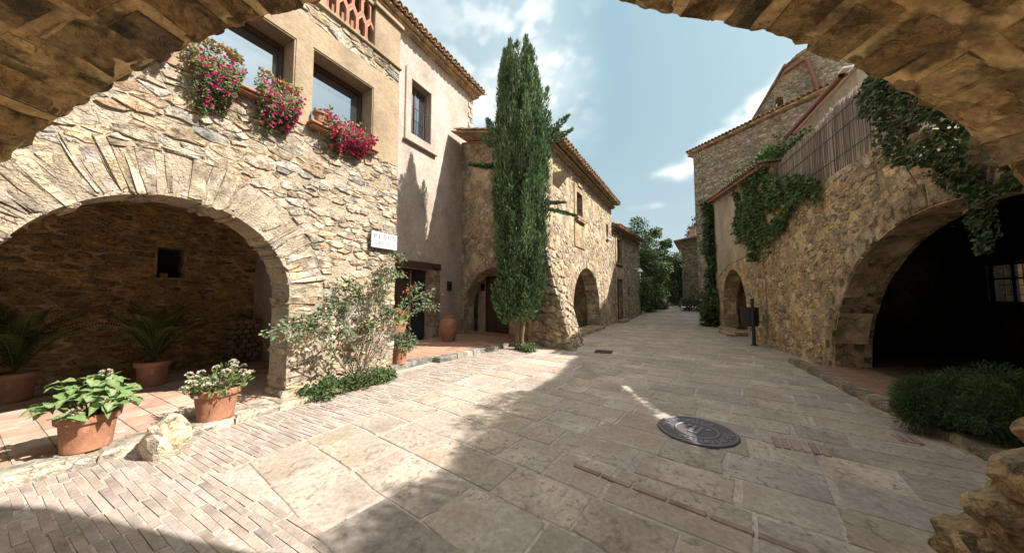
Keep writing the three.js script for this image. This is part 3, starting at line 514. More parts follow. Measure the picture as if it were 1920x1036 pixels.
// ---------------------------------------------------------------- raised forecourt between the houses
{
  const f = structure('forecourt'); f.position.set(0, 0, 0);
  const s = new THREE.Shape([[-7.6, 4.33], [-5.25, 4.33], [-5.2, 5.6], [-4.95, 5.62], [-4.68, 8.45], [-3.7, 9.4], [-7.6, 10.2]].map((p) => new THREE.Vector2(...p)));
  const b = part('forecourt_bed', boxUV(new THREE.ExtrudeGeometry(s, { depth: 0.1, bevelEnabled: false })), M.mortarA, f); b.rotation.x = -F90; b.updateMatrixWorld(true);
  const R = rng(81), it = [];
  for (let i = 0; i < 12; i++) for (let k = 0; k < 20; k++) { const x = -7.5 + i * 0.26, y = 4.4 + k * 0.26; let p = [[x + 0.006, y + 0.006], [x + 0.254, y + 0.006], [x + 0.254, y + 0.254], [x + 0.006, y + 0.254]]; const e = mix(5.25, 4.7, clamp((y - 4.4) / 4, 0, 1)) + 0.12; p = clipHalf(p, 1, 0, -e); p = clipHalf(p, 0.2, 1, 8.25); if (p.length < 3 || areaOf(p) < 0.01) continue; it.push({ g: stoneGeo(p, [[0.09, 1, 0.002], [0.117, 0.985, 0.002]], R, pick([[0.46, 0.25, 0.165], [0.5, 0.29, 0.2], [0.42, 0.24, 0.16]], R, 0.08), 0.001), c: [x, y, 0.12], a: 0.06 }); }
  lay('floor_tile', b, it, M.tile, 200);
  const kerb = []; const line = [[-5.25, 4.36], [-5.2, 5.6], [-4.97, 5.6], [-4.66, 8.45]];
  for (const [[x0, y0], [x1, y1]] of [[line[0], line[1]], [line[2], line[3]]]) { const L = Math.hypot(x1 - x0, y1 - y0), n = Math.round(L / 0.55); for (let k = 0; k < n; k++) { const a = k / n, b2 = (k + 1) / n - 0.012, P = (t, o) => [mix(x0, x1, t) + o, mix(y0, y1, t)]; kerb.push({ g: stoneGeo(rough([P(a, -0.16), P(a, 0.04), P(b2, 0.04), P(b2, -0.16)], R, 0.03, 0.15), [[-0.02, 1.02], [0.1, 1], [0.128, 0.92]], R, pick([[0.3, 0.285, 0.26], [0.26, 0.25, 0.235], [0.34, 0.31, 0.27]], R, 0.12), 0.006), c: [...P((a + b2) / 2, 0), 0.12], a: 0.1 }); } }
  lay('kerb_stone', b, kerb, M.stone, 30);
}
// ---------------------------------------------------------------- the long stone house with the buttress, beyond the cypress
{
  const h = thing('stone_house', 'long rubble house with a sloping corner buttress and tiled eave behind the cypress', 'house', [-3.7, 0, -8.97]);
  const turn = Math.acos(0.045), palC = [[0.48, 0.385, 0.275], [0.43, 0.335, 0.225], [0.53, 0.445, 0.34], [0.39, 0.325, 0.24], [0.46, 0.34, 0.22], [0.51, 0.405, 0.28]];
  const arch = { cx: 4.3, cy: 0.9, r: 1.85 }, win = { x0: 2.95, x1: 3.65, y0: 4.72, y1: 5.75 }, w3 = { x0: 7.65, x1: 8.1, y0: 4.6, y1: 5.4 };
  const W = wallMesh('front_wall', h, { pos: [0, 0, 0], turn, outline: [[0, -0.2], [8.85, -0.2], [8.85, 6.5], [0, 6.5]], holes: [arch, win, w3], thick: 0.6, face: 0.01, m: M.mortarC });
  const st = rubble({ x0: 0.02, x1: 8.85, y0: 0, y1: 6.45, rmin: 0.13, rmax: 0.36, an: 1.5, holes: [{ ...arch, r: 2.1 }, { x0: 2.65, x1: 3.95, y0: 3.4, y1: 6.1 }, { x0: 7.5, x1: 8.2, y0: 4.45, y1: 5.5 }], gap: 0.035, seed: 91 });
  wallStones(W, st.filter((p) => vn(p[0][0] * 0.9, p[0][1] * 0.9, 4) > 0.3), { seed: 92, pal: palC, prom: [0.008, 0.035], limit: 170, jit: 0.012 });
  archRing(W, { cx: 4.3, cy: 0.9, r0: 1.85, r1: 2.2, wmin: 0.16, wmax: 0.32, depth: 0.6, prom: 0.03, jag: 0.02, legs: 0.05, pal: palC, seed: 93, limit: 60, name: 'arch_stone' });
  const L = (n, g, m) => { const o = part(n, g, m, h); o.rotation.y = turn; return o; };
  const sr = new THREE.Shape([[2.7, 3.5], [3.9, 3.5], [3.9, 6.05], [2.7, 6.05]].map((p) => new THREE.Vector2(...p))); sr.holes.push(holePath(win));
  L('window_surround', boxUV(new THREE.ExtrudeGeometry(sr, { depth: 0.05, bevelEnabled: false })), M.dressed); L('window_sill', boxg(1.2, 0.1, 0.2, 3.3, 4.66, 0.08), M.dressed); L('window_sill', boxg(1.0, 0.07, 0.16, 3.3, 4.57, 0.08), M.dressed);
  const wd = L('window', merge([boxg(0.06, 1.0, 0.06, 3.0, 5.23, -0.2), boxg(0.06, 1.0, 0.06, 3.6, 5.23, -0.2), boxg(0.05, 1.0, 0.06, 3.3, 5.23, -0.2), boxg(0.7, 0.06, 0.06, 3.3, 5.7, -0.2)]), M.woodDark); part('pane', boxg(0.6, 0.95, 0.01, 3.3, 5.23, -0.22, 0), M.glassDark, wd);
  L('window_hood', boxg(0.5, 0.12, 0.1, 3.3, 6.05, 0.05), M.dressed);
  L('niche_back', boxg(0.5, 0.9, 0.02, 7.87, 5.0, -0.35, 0), M.woodDark); L('window_sill', boxg(0.56, 0.07, 0.18, 7.87, 4.57, 0.06), M.white);
  L('wall_bracket', at(boxUV(new THREE.ExtrudeGeometry(new THREE.Shape([[0, 0], [0.4, 0], [0, -0.42]].map((p) => new THREE.Vector2(...p))), { depth: 0.5, bevelEnabled: false })), 1.15, 5.7, 0.0, 0, -F90), M.plasterCream).visible = true;
  // the passage behind the lane arch
  L('passage_back_wall', boxg(5.5, 3.4, 0.3, 4.3, 1.5, -2.6, 0), M.mortarShade); L('passage_ceiling', boxg(6, 0.3, 2.2, 4.3, 3.3, -1.6, 0), M.mortarC); L('passage_side_wall', boxg(0.3, 3.4, 2.2, 1.6, 1.5, -1.6, 0), M.mortarC); L('passage_side_wall', boxg(0.3, 3.4, 2.2, 7.0, 1.5, -1.6, 0), M.mortarC);
  L('doorstep', boxg(3.6, 0.2, 0.75, 4.35, 0.05, -0.1, 0.03), M.dressed);
  // end wall, in its own shade, with an arched passage
  const ew = new THREE.Vector2(-3.9, -0.83), el = ew.length(), et = Math.atan2(0.83, -3.9) + Math.PI, ea = { cx: 1.8, cy: 0.95, r: 1.62 };
  const E = wallMesh('end_wall', h, { pos: [-3.9, 0, -0.83], turn: -Math.atan2(0.83, 3.9), outline: [[0, -0.2], [el, -0.2], [el, 6.55], [0, 7.72]], holes: [ea], thick: 0.5, face: 0.008, m: M.mortarC });
  const es = rubble({ x0: 0.05, x1: el, y0: 0, y1: 7.6, rmin: 0.12, rmax: 0.38, an: 1.6, holes: [{ ...ea, r: 1.9 }], clip: [[0.293, 1, 7.66]], gap: 0.03, seed: 95 });
  wallStones(E, es.filter((p) => vn(p[0][0] * 0.8 + 9, p[0][1] * 0.7, 8) > 0.42 || p[0][1] < 0.9), { seed: 96, pal: palC, prom: [0.006, 0.03], limit: 120, name: 'end_wall_stone' });
  archRing(E, { cx: 1.8, cy: 0.95, r0: 1.62, r1: 1.95, wmin: 0.14, wmax: 0.3, depth: 0.5, prom: 0.02, jag: 0.02, legs: 0.1, pal: palC, seed: 97, limit: 50 });
  const I = (n, g, m) => { const o = part(n, g, m, h); o.position.copy(E.position); o.rotation.y = E.rotation.y; return o; };
  I('vestibule_wall', boxg(3.6, 3.2, 0.2, 1.85, 1.6, -0.95, 0), M.plasterCream); I('vestibule_floor', boxg(3.3, 0.14, 0.9, 1.8, 0.06, -0.42, 0), M.clay);
  const dr = I('door', merge([boxg(0.46, 2.05, 0.06, 0.92, 1.15, -0.82), boxg(0.46, 2.05, 0.06, 1.4, 1.15, -0.82), boxg(0.1, 2.2, 0.1, 0.63, 1.23, -0.81), boxg(0.1, 2.2, 0.1, 1.69, 1.23, -0.81), boxg(0.96, 0.12, 0.1, 1.16, 2.25, -0.81)]), M.woodDark); part('handle', boxg(0.14, 0.03, 0.03, 1.06, 1.15, -0.77), M.iron, dr);
  const mb = I('meter_box', boxg(0.2, 0.3, 0.05, 0.36, 1.9, -0.83), M.iron); part('meter_window', boxg(0.14, 0.22, 0.01, 0.36, 1.9, -0.8, 0), M.glassDark, mb);
  I('end_coping', at(boxg(4.1, 0.05, 0.6, 0, 0, 0), 1.98, 7.17, -0.24, 0, 0, -0.285), M.clay);
  // the battered buttress on the corner
  const bp = [[[-1.15, -0.3], [1.06, 0.44], [0.94, -0.95], [-0.4, -1.5]], [[-1.0, -0.25], [0.72, 0.31], [0.62, -0.9], [-0.4, -1.4]], [[-0.8, -0.2], [0.36, 0.16], [0.32, -0.85], [-0.4, -1.3]], [[-0.6, -0.14], [0.02, 0.02], [0.03, -0.8], [-0.4, -1.2]]], ys = [-0.1, 1.0, 2.1, 3.3];
  const gb = new GB(), P = (k, i) => [bp[k][i][0], ys[k], bp[k][i][1]];
  for (let k = 0; k < 3; k++) for (let i = 0; i < 4; i++) gb.quad(P(k, i), P(k, (i + 1) % 4), P(k + 1, (i + 1) % 4), P(k + 1, i));
  gb.quad(P(3, 0), P(3, 1), P(3, 2), P(3, 3));
  const bt = part('buttress', gb.build(), M.mortarC, h); bt.updateMatrixWorld(true);
  const R = rng(99), items = [];
  for (const face of [0, 1]) {   // stones on the face towards the square and on the face towards the lane
    const ps = rubble({ x0: 0, x1: 1, y0: 0, y1: 1, rmin: face ? 0.14 : 0.1, rmax: face ? 0.34 : 0.22, an: face ? 4.4 : 3.4, gap: 0.016, seed: 100 + face });
    for (const p of ps) {
      const Q = (u, v) => { const f = v * 3, k = clamp(Math.floor(f), 0, 2), t = f - k, a = P(k, face), b = P(k, face + 1), c = P(k + 1, face), d = P(k + 1, face + 1); return [0, 1, 2].map((m) => mix(mix(a[m], b[m], u), mix(c[m], d[m], u), t)); };
      const g = stoneGeo(rough(p, R, 0.06, 0.04), [[-0.03, 1, 0.004], [0.025, 0.95, 0.004], [0.03 + 0.05 * R(), 0.78, 0.004]], R, pick(palC, R), 0.006), A = g.attributes.position;
      const c = p[0], e1 = n3(add(Q(1, c[1]), Q(0, c[1]), -1)), e2 = n3(add(Q(c[0], Math.min(1, c[1] + 0.1)), Q(c[0], Math.max(0, c[1] - 0.1)), -1)), nn = n3(cr(e1, e2)).map((x) => -x * (cr(e1, e2)[face ? 0 : 2] > 0 ? -1 : 1));
      for (let i = 0; i < A.count; i++) { const w = add(Q(A.getX(i), A.getY(i)), nn, A.getZ(i)); A.setXYZ(i, ...w); }
      g.computeVertexNormals(); const cc = Q(...c); items.push({ g: boxUV(g), c: cc, n: nn, a: areaOf(p) * 3 });
    }
  }
  lay('buttress_stone', bt, items, M.stone, 130);
  // eave and roof
  L('eave_course', merge([boxg(9.0, 0.05, 0.2, 4.45, 6.47, 0.06), boxg(9.0, 0.04, 0.3, 4.45, 6.52, 0.1)]), M.dressed);
  const e0 = new THREE.Vector3(0.46, 6.6, 0.25);
  tileRoof(h, { pos: [e0.x, e0.y, e0.z], turn, pitch: 0.285, width: 9.1, rows: 12, seed: 103, limit: 200, r: 0.105 });
  part('rear_wall', at(boxg(9, 7.6, 0.3, 4.5, 3.8, -4.2, 0), 0, 0, 0, 0, turn), M.mortarC, h); part('far_end_wall', at(boxg(0.4, 6.7, 3.6, 8.62, 3.2, -2.4, 0), 0, 0, 0, 0, turn), M.mortarC, h);
}
// ---------------------------------------------------------------- the smaller house farther down the lane on the left
{
  const h = thing('stone_house', 'small dark rubble house with a tall doorway, farthest down the left side of the lane', 'house', [-3.32, 0, -17.85]);
  const turn = Math.acos(0.11), palD = [[0.42, 0.33, 0.235], [0.35, 0.275, 0.19], [0.47, 0.385, 0.29], [0.3, 0.245, 0.18]];
  const win = { x0: 0.95, x1: 2.0, y0: 3.5, y1: 4.95 }, door = { x0: 0.8, x1: 2.0, y0: -0.2, y1: 2.55 }, w2 = { x0: 3.35, x1: 3.95, y0: 1.5, y1: 2.15 };
  const W = wallMesh('front_wall', h, { pos: [0, 0, 0], turn, outline: [[0, -0.3], [6.7, -0.3], [6.7, 5.35], [0, 5.35]], holes: [win, { ...door, y0: -0.299 }, w2], thick: 0.5, m: M.mortarC });
  const st = rubble({ x0: 0.02, x1: 6.7, y0: 0, y1: 5.3, rmin: 0.14, rmax: 0.4, an: 1.6, holes: [{ x0: 0.55, x1: 2.25, y0: 0, y1: 5.15 }, { x0: 3.25, x1: 4.05, y0: 1.4, y1: 2.3 }], gap: 0.03, seed: 111 });
  wallStones(W, st, { seed: 112, pal: palD, prom: [0.008, 0.04], limit: 80 });
  const L = (n, g, m) => { const o = part(n, g, m, h); o.rotation.y = turn; return o; };
  L('door_surround', merge([boxg(0.28, 2.6, 0.14, 0.66, 1.25, -0.02), boxg(0.28, 2.6, 0.14, 2.14, 1.25, -0.02), boxg(1.7, 0.7, 0.14, 1.4, 2.9, -0.02)]), M.dressed); L('door', boxg(1.2, 2.6, 0.06, 1.4, 1.25, -0.25), M.woodDark); L('doorstep', boxg(1.4, 0.2, 0.4, 1.4, 0.06, 0.2), M.dressed);
  L('window_surround', merge([boxg(0.22, 1.6, 0.1, 0.83, 4.22, 0), boxg(0.22, 1.6, 0.1, 2.12, 4.22, 0)]), M.dressed); L('window_sill', boxg(1.4, 0.1, 0.2, 1.48, 3.43, 0.05), M.dressed); L('shutter', merge([boxg(0.5, 1.44, 0.05, 1.2, 4.22, -0.15), boxg(0.5, 1.44, 0.05, 1.74, 4.22, -0.15)]), M.woodDark); L('window', boxg(0.6, 0.66, 0.03, 3.65, 1.82, -0.3, 0), M.dark);
  L('wall_lamp', merge([at(boxUV(new THREE.ConeGeometry(0.22, 0.28, 4)), 5.0, 3.35, 0.4), boxg(0.04, 0.04, 0.4, 5.0, 3.42, 0.2, 0)]), M.white);
  L('eave_course', boxg(6.9, 0.06, 0.26, 3.4, 5.37, 0.06), M.dressed);
  tileRoof(h, { pos: [0.42, 5.46, 0.1], turn, pitch: 0.3, width: 6.9, rows: 8, seed: 113, limit: 60, r: 0.11 });
  part('house_body', at(merge([boxg(0.4, 5.4, 3, 0.2, 2.6, -2.0, 0), boxg(0.4, 5.4, 3, 6.5, 2.6, -2.0, 0), boxg(6.7, 6.3, 0.3, 3.35, 3.1, -3.4, 0)]), 0, 0, 0, 0, turn), M.mortarC, h);
}

// ---------------------------------------------------------------- the long wall and houses on the right, in shade
const RT = -83.72 * RAD, Rpos = [3.75, 0, 0];   // in their own axes: x = -(distance along the lane), y up, z towards the lane
const Rw = (t, y, z) => new THREE.Vector3(-t, y, z).applyAxisAngle(new THREE.Vector3(0, 1, 0), RT).add(new THREE.Vector3(...Rpos)).toArray();
const palR = [[0.54, 0.405, 0.245], [0.44, 0.325, 0.195], [0.61, 0.48, 0.305], [0.38, 0.31, 0.225], [0.56, 0.375, 0.195], [0.49, 0.4, 0.29], [0.65, 0.49, 0.29]];
{
  const h = thing('stone_house', 'long shaded rubble house with a wide round arch, on the right of the lane', 'house', Rpos, RT);
  const a1 = { cx: -6.2, cy: 0.05, r: 2.71 }, a2 = { cx: -16.1, cy: 0.95, r: 1.72 }, win = { x0: -15.15, x1: -14.6, y0: 4.12, y1: 5.02 };
  const W = wallMesh('front_wall', h, { pos: [0, 0, 0], turn: 0, outline: [[-19, -0.3], [0.5, -0.3], [0.5, 2.6], [-3.8, 2.7], [-5.5, 3.4], [-6.3, 3.8], [-7, 4.0], [-11.5, 4.0], [-11.5, 5.35], [-12.6, 5.55], [-19, 6.4]], holes: [a1, a2, win], thick: 0.5, face: 0.012, m: M.mortarR });  // wall top dips under the ivy, shaped to let a sun streak through
  const top = [[0, 1, 3.98]];
  const near = rubble({ x0: -13.6, x1: 0.4, y0: 0, y1: 4.0, rmin: 0.1, rmax: 0.33, an: 1.8, holes: [{ ...a1, r: 3.02 }], gap: 0.026, seed: 201, pow: 2.2, clip: [[0.412, 1, 1.135]] });
  const far = rubble({ x0: -19, x1: -11.6, y0: 0, y1: 4.4, rmin: 0.13, rmax: 0.36, an: 1.5, holes: [{ ...a2, r: 2.0 }], gap: 0.04, seed: 203 }).filter((p) => p[0][0] < -13.6 && p[0][1] < 2.6 - (-p[0][0] - 13.6) * 0.9 + 0.6 * vn(p[0][0] * 2, p[0][1] * 2, 3));
  wallStones(W, [...near, ...far], { seed: 205, pal: palR, prom: [0.002, 0.04], z0: -0.02, limit: 300, m: M.stone, jit: 0.016, flat: 0.82, k: 0.11 });
  archRing(W, { cx: -6.2, cy: 0.05, r0: 2.71, r1: 3.06, wmin: 0.26, wmax: 0.46, depth: 0.55, prom: 0.05, jag: 0.008, pal: [[0.5, 0.38, 0.24], [0.44, 0.33, 0.2], [0.55, 0.43, 0.28]], seed: 207, limit: 60, m: M.stoneBig, jit: 0.006 });
  archRing(W, { cx: -16.1, cy: 0.95, r0: 1.72, r1: 2.08, wmin: 0.18, wmax: 0.34, depth: 0.55, prom: 0.02, jag: 0.015, legs: 0.1, pal: palR, seed: 209, limit: 50 });
  const pls = new THREE.Shape([[-18.98, 2.4], [-16.4, 2.95], [-14.2, 3.0], [-12.4, 4.4], [-11.6, 4.6], [-11.6, 5.28], [-12.6, 5.5], [-18.98, 6.34]].map((p) => new THREE.Vector2(...p))); pls.holes.push(holePath(win));
  part('render_coat', boxUV(new THREE.ExtrudeGeometry(pls, { depth: 0.025, bevelEnabled: true, bevelSize: 0.02, bevelThickness: 0.015, bevelSegments: 1 })), M.plasterCream, h);
  part('window', merge([boxg(0.5, 0.85, 0.04, -14.87, 4.57, -0.25)]), M.woodDark, h); part('window_sill', boxg(0.75, 0.07, 0.16, -14.87, 4.1, 0.07), M.dressed, h);
  // tiled verge of the rendered house
  const R = rng(211), it = []; for (let k = 0; k < 30; k++) { const f = k / 29, x = mix(-11.5, -19.1, f), y = mix(5.42, 6.45, f); for (const z of [0.16, -0.14]) { const g = tileGeo(0.42, 0.105, pick(tilePal, R)); at(g, x, y + 0.06, z, 0.12, 0, 0); it.push({ g, c: [x, y, z], n: [0, 0, 1], a: 0.08 }); } }
  lay('roof_tile', h, it, M.tile, 60);
  part('eave_course', at(boxg(7.75, 0.09, 0.5, 0, 0, 0), -15.3, 5.92, 0.03, 0, 0, -Math.atan2(1.03, 7.6)), M.clayDark, h);
  part('house_body', merge([boxg(6.3, 5.2, 0.3, -15.85, 2.6, -4, 0), boxg(0.4, 5.6, 3.4, -18.8, 2.8, -2.26, 0), boxg(0.3, 1.45, 3.4, -11.62, 4.5, -2.26, 0), at(boxg(7.8, 0.15, 4.2, 0, 0, 0, 0), -15.3, 5.83, -2.1, 0, 0, -0.134)]), M.mortarR, h);
  part('passage_wall', merge([boxg(4.2, 3.2, 0.3, -16.1, 1.4, -1.9, 0), boxg(4.2, 0.3, 1.5, -16.1, 2.95, -1.3, 0)]), M.mortarR, h); part('step', boxg(2.6, 0.22, 0.5, -16.1, 0.05, 0.1, 0.03), M.dressed, h); part('step', boxg(1.6, 0.16, 0.3, -15.3, 0.04, 0.48, 0.03), M.dressed, h);
  // the vaulted room behind the wide arch, with a window through to a yard
  const bw = wallMesh('room_back_wall', h, { pos: [0, 0, -4.0], turn: 0, outline: [[-12.2, -0.2], [-1, -0.2], [-1, 3.4], [-12.2, 3.4]], holes: [{ x0: -11.55, x1: -10.5, y0: 1.37, y1: 2.31 }], thick: 0.4, m: M.mortarShade });
  const fr = [boxg(0.06, 0.94, 0.06, -11.52, 1.84, -0.1), boxg(0.06, 0.94, 0.06, -10.53, 1.84, -0.1), boxg(0.08, 0.94, 0.06, -11.08, 1.84, -0.1), boxg(1.05, 0.05, 0.05, -11.025, 2.28, -0.09), boxg(1.05, 0.05, 0.05, -11.025, 1.4, -0.09), boxg(1.0, 0.045, 0.05, -11.025, 1.95, -0.09)]; for (let k = 0; k < 7; k++) fr.push(boxg(0.016, 0.9, 0.016, -11.43 + k * 0.13, 1.84, -0.2, 0)); for (let k = 0; k < 3; k++) fr.push(boxg(1.0, 0.014, 0.014, -11.03, 1.58 + k * 0.22, -0.215, 0));
  part('window', merge(fr), M.iron, bw);
  part('room_side_wall', boxg(0.4, 3.5, 3.7, -12.38, 1.6, -2.35, 0), M.mortarShade, h); part('room_side_wall', boxg(0.4, 3.5, 3.7, -1.02, 1.6, -2.35, 0), M.mortarShade, h); part('terrace_floor', boxg(12.6, 0.35, 3.9, -6.4, 3.575, -2.46, 0), M.mortarShade, h);
  part('added_sun_screen', boxg(14, 0.1, 2.6, -10, 3.3, -5.6, 0), M.dressed, h); part('room_floor', boxg(11.2, 0.2, 3.5, -6.6, 0.03, -2.2, 0.01), M.mortarShade, h); part('threshold', boxg(5.4, 0.14, 1.0, -6.2, 0.04, 0.0, 0.03), M.clayDark, h);  // slab over the yard is unseen, added to keep sun off the room window
}
{   // the yard wall that shows through the barred window
  const t = thing('brick_wall', 'brown brick yard wall showing through the barred window in the dark arch', 'wall', Rpos, RT), R = rng(221), it = [];
  const core = part('wall_core', boxg(16, 3.3, 0.3, -18, 1.6, -10.0, 0), M.mortarR, t);
  for (let r = 0; r < 32; r++) for (let k = 0; k < 34; k++) { const x = -22.5 + k * 0.27 + (r % 2) * 0.13, y = 0.5 + r * 0.085; it.push({ g: tint(plain(boxg(0.25, 0.068, 0.06, x, y, -9.84 + 0.015 * R(), 0.006)), pick([[0.56, 0.37, 0.22], [0.5, 0.32, 0.19], [0.6, 0.43, 0.28]], R)), c: [x, y, -9.8], a: 0.02 }); }
  lay('brick', core, it, M.brick, 60);
}
{   // reed screen along the terrace
  const f = thing('reed_fence', 'tall brown reed screen standing along the top of the shaded wall', 'fence', Rpos, RT), R = rng(231), items = [], gb = new GB();
  for (let i = 0; i < 5600; i++) {
    const x = -0.6 - R() * 10.85, y0 = (x > -7 ? Math.max(2.95, 4.1 - (x + 6.6) * 0.38) : 3.93) + R() * 0.12, y1 = 5.3 + 0.16 * sstep(-7.5, -5.5, x) + 0.12 * vn(x * 1.5, 1, 1) + (R() - 0.5) * 0.16, z = -0.16 + R() * 0.07, w = 0.004 + 0.005 * R(), l = (R() - 0.5) * 0.05, k = pick([[0.38, 0.29, 0.235], [0.31, 0.23, 0.185], [0.45, 0.35, 0.285], [0.25, 0.185, 0.15], [0.52, 0.42, 0.35]], R, 0.25);  // near reeds shaped for light: raised foot leaves a slit, higher top adds shade
    const g = tube([[x, y0, z], [x + l * 0.5 + (R() - 0.5) * 0.02, (y0 + y1) / 2, z + (R() - 0.5) * 0.02], [x + l, y1, z]], w, w * 0.6, 3, k); items.push({ g, c: [x, 4.6, z], a: w * 2.6 });
  }
  lay('reed', f, items, M.reed, 240);
  part('reed_backing', boxg(4.5, 1.3, 0.02, -9.1, 4.6, -0.2, 0), M.woodDark, f);
  for (const y of [4.35, 4.85, 5.2]) part('binding_wire', boxg(8.8, 0.008, 0.012, -7.05, y, -0.075, 0), M.iron, f);
}
{   // plastered house behind the screen, with its gutter
  const h = thing('plaster_house', 'cream plastered house behind the reed screen with a copper brown gutter', 'house', Rpos, RT);
  wallMesh('front_wall', h, { pos: [0, 0, -1.0], turn: 0, outline: [[-13, 3.78], [-9.6, 3.78], [-9.6, 6.72], [-13, 6.72]], thick: 0.3, m: M.plasterCream });
  part('gutter', tube([[-13.15, 6.3, -0.93], [-13.1, 6.68, -0.9], [-12.8, 6.75, -0.88], [-11.3, 6.77, -0.88], [-9.9, 6.79, -0.88]], 0.07, 0.07, 8), M.copper, h); part('gutter_end', boxg(0.2, 0.05, 0.2, -9.78, 6.84, -0.9), M.white, h);
  part('house_body', merge([boxg(3.4, 0.1, 3, -11.3, 6.74, -2.5, 0), boxg(3.4, 2.9, 0.2, -11.3, 5.23, -4, 0), boxg(0.2, 2.9, 2.6, -9.7, 5.23, -2.6, 0), boxg(0.2, 2.9, 2.6, -12.9, 5.23, -2.6, 0)]), M.plasterCream, h);
}
{   // church-like building rising behind, and its upper gable
  const h = thing('tall_stone_building', 'tall stone building with slate grey courses rising above the right hand roofs', 'building', [1.12, 0, -24], -Math.atan2(0.64, 0.77));
  const w = wallMesh('front_wall', h, { pos: [0, 0, 0], turn: 0, outline: [[0, 0], [9, 0], [9, 11.2], [0, 11.2]], thick: 0.5, m: M.mortarC });
  const pal = [[0.46, 0.37, 0.27], [0.4, 0.32, 0.235], [0.5, 0.41, 0.31], [0.43, 0.37, 0.31], [0.35, 0.28, 0.2]];
  wallStones(w, rubble({ x0: 0, x1: 8.6, y0: 6.8, y1: 11.2, rmin: 0.2, rmax: 0.55, an: 3.4, gap: 0.02, seed: 241 }), { seed: 242, pal, prom: [0.01, 0.04], limit: 150 });
  const R = rng(243), q = []; for (let k = 0; k < 20; k++) { const l = k % 2 ? 0.35 : 0.6; q.push({ g: tint(plain(boxg(l, 0.27, 0.1, l / 2 - 0.02, 5.8 + k * 0.28, 0.02, 0.02)), pick([[0.4, 0.33, 0.25], [0.36, 0.3, 0.22]], R)), c: [0.2, 6 + k * 0.28, 0.05], a: 0.1 }); }
  lay('corner_stone', w, q, M.stone, 24);
  part('side_wall', boxg(0.5, 11.2, 7, 0.25, 5.6, -4.02, 0), M.mortarC, h); part('rear_wall', boxg(9, 11.2, 0.4, 4.5, 5.6, -7.8, 0), M.mortarC, h);
  part('eave', boxg(0.6, 0.1, 7.6, -0.12, 11.22, -3.7), M.clay, h); part('roof_slab', boxg(9.4, 0.12, 8.4, 4.4, 11.32, -3.9), M.dressed, h);
  const it = []; for (let k = 0; k < 42; k++) { const g = tileGeo(0.45, 0.11, pick(tilePal, R)); at(g, -0.2 + k * 0.22, 11.38, 0.18, 0.05, 0, 0); it.push({ g, c: [k * 0.22, 11.4, 0.2], a: 0.1 }); }
  lay('roof_tile', h, it, M.tile, 45);
}
{
  const d = 24, R = rng(251), A = 16 * RAD, h = thing('church_gable', 'high stone gable with small round arched openings and red rain pipe, above the other roofs', 'church gable', [Math.sin(A) * d, 0, -Math.cos(A) * d], -A - 0.15);
  const o = [[-4, 5], [6, 5], [6, 16.0], [1.6, 16.0], [-0.2, 15.7], [-0.75, 15.15], [-2.3, 12.6], [-4, 10.2]];
  const w = wallMesh('front_wall', h, { pos: [0, 0, 0], turn: 0, outline: o, holes: [{ cx: -1.1, cy: 13.35, r: 0.2, y0: 12.75 }, { cx: -1.75, cy: 12.62, r: 0.16, y0: 12.2 }], thick: 0.5, m: M.mortarC });
  wallStones(w, rubble({ x0: -3.8, x1: 5, y0: 10.5, y1: 16, rmin: 0.25, rmax: 0.6, an: 2.6, holes: [{ cx: -1.1, cy: 13.35, r: 0.3 }, { x0: -2, x1: -1.5, y0: 12, y1: 12.9 }], clip: [[-1, 0.62, 10.08], [-0.33, 1, 15.7]], gap: 0.03, seed: 252 }), { seed: 253, pal: [[0.42, 0.33, 0.23], [0.37, 0.29, 0.2], [0.46, 0.38, 0.28]], prom: [0.01, 0.03], limit: 100 });
  const rk = []; for (let k = 0; k < 26; k++) { const t = k / 25, x = mix(-3.95, -0.75, t), y = mix(10.3, 15.22, t); const g = boxUV(at(new THREE.BoxGeometry(0.26, 0.06, 0.75), x - 0.03, y + 0.02, -0.2, 0, 0, 0.99 + 0.04 * (R() - 0.5))); rk.push({ g: tint(plain(g), pick(tilePal, R)), c: [x, y, 0.2], a: 0.1 }); }
  for (let k = 0; k < 12; k++) { const g = tint(plain(boxUV(at(new THREE.BoxGeometry(0.26, 0.07, 0.75), -0.7 + k * 0.22, 15.25 + k * 0.075 + (k > 9 ? 0.05 : 0), -0.2, 0, 0, 0.3))), pick(tilePal, R)); rk.push({ g, c: [k * 0.24, 15.5, 0.2], a: 0.1 }); }
  lay('roof_tile', h, rk, M.tile, 30);
  part('rain_pipe', tube([[-0.85, 14.75, 0.12], [-0.75, 14.85, 0.14], [0.1, 15.1, 0.14], [0.25, 15.0, 0.14], [0.55, 13.4, 0.14], [0.75, 12.0, 0.14]], 0.1, 0.1, 8), M.copper, h);
  part('bell_opening_back', boxg(2.2, 3, 0.2, -1.3, 12.6, -1.6, 0), M.dark, h); part('gable_body', boxg(6.5, 9, 3, 2.4, 9.5, -2.4, 0), M.mortarC, h);
}
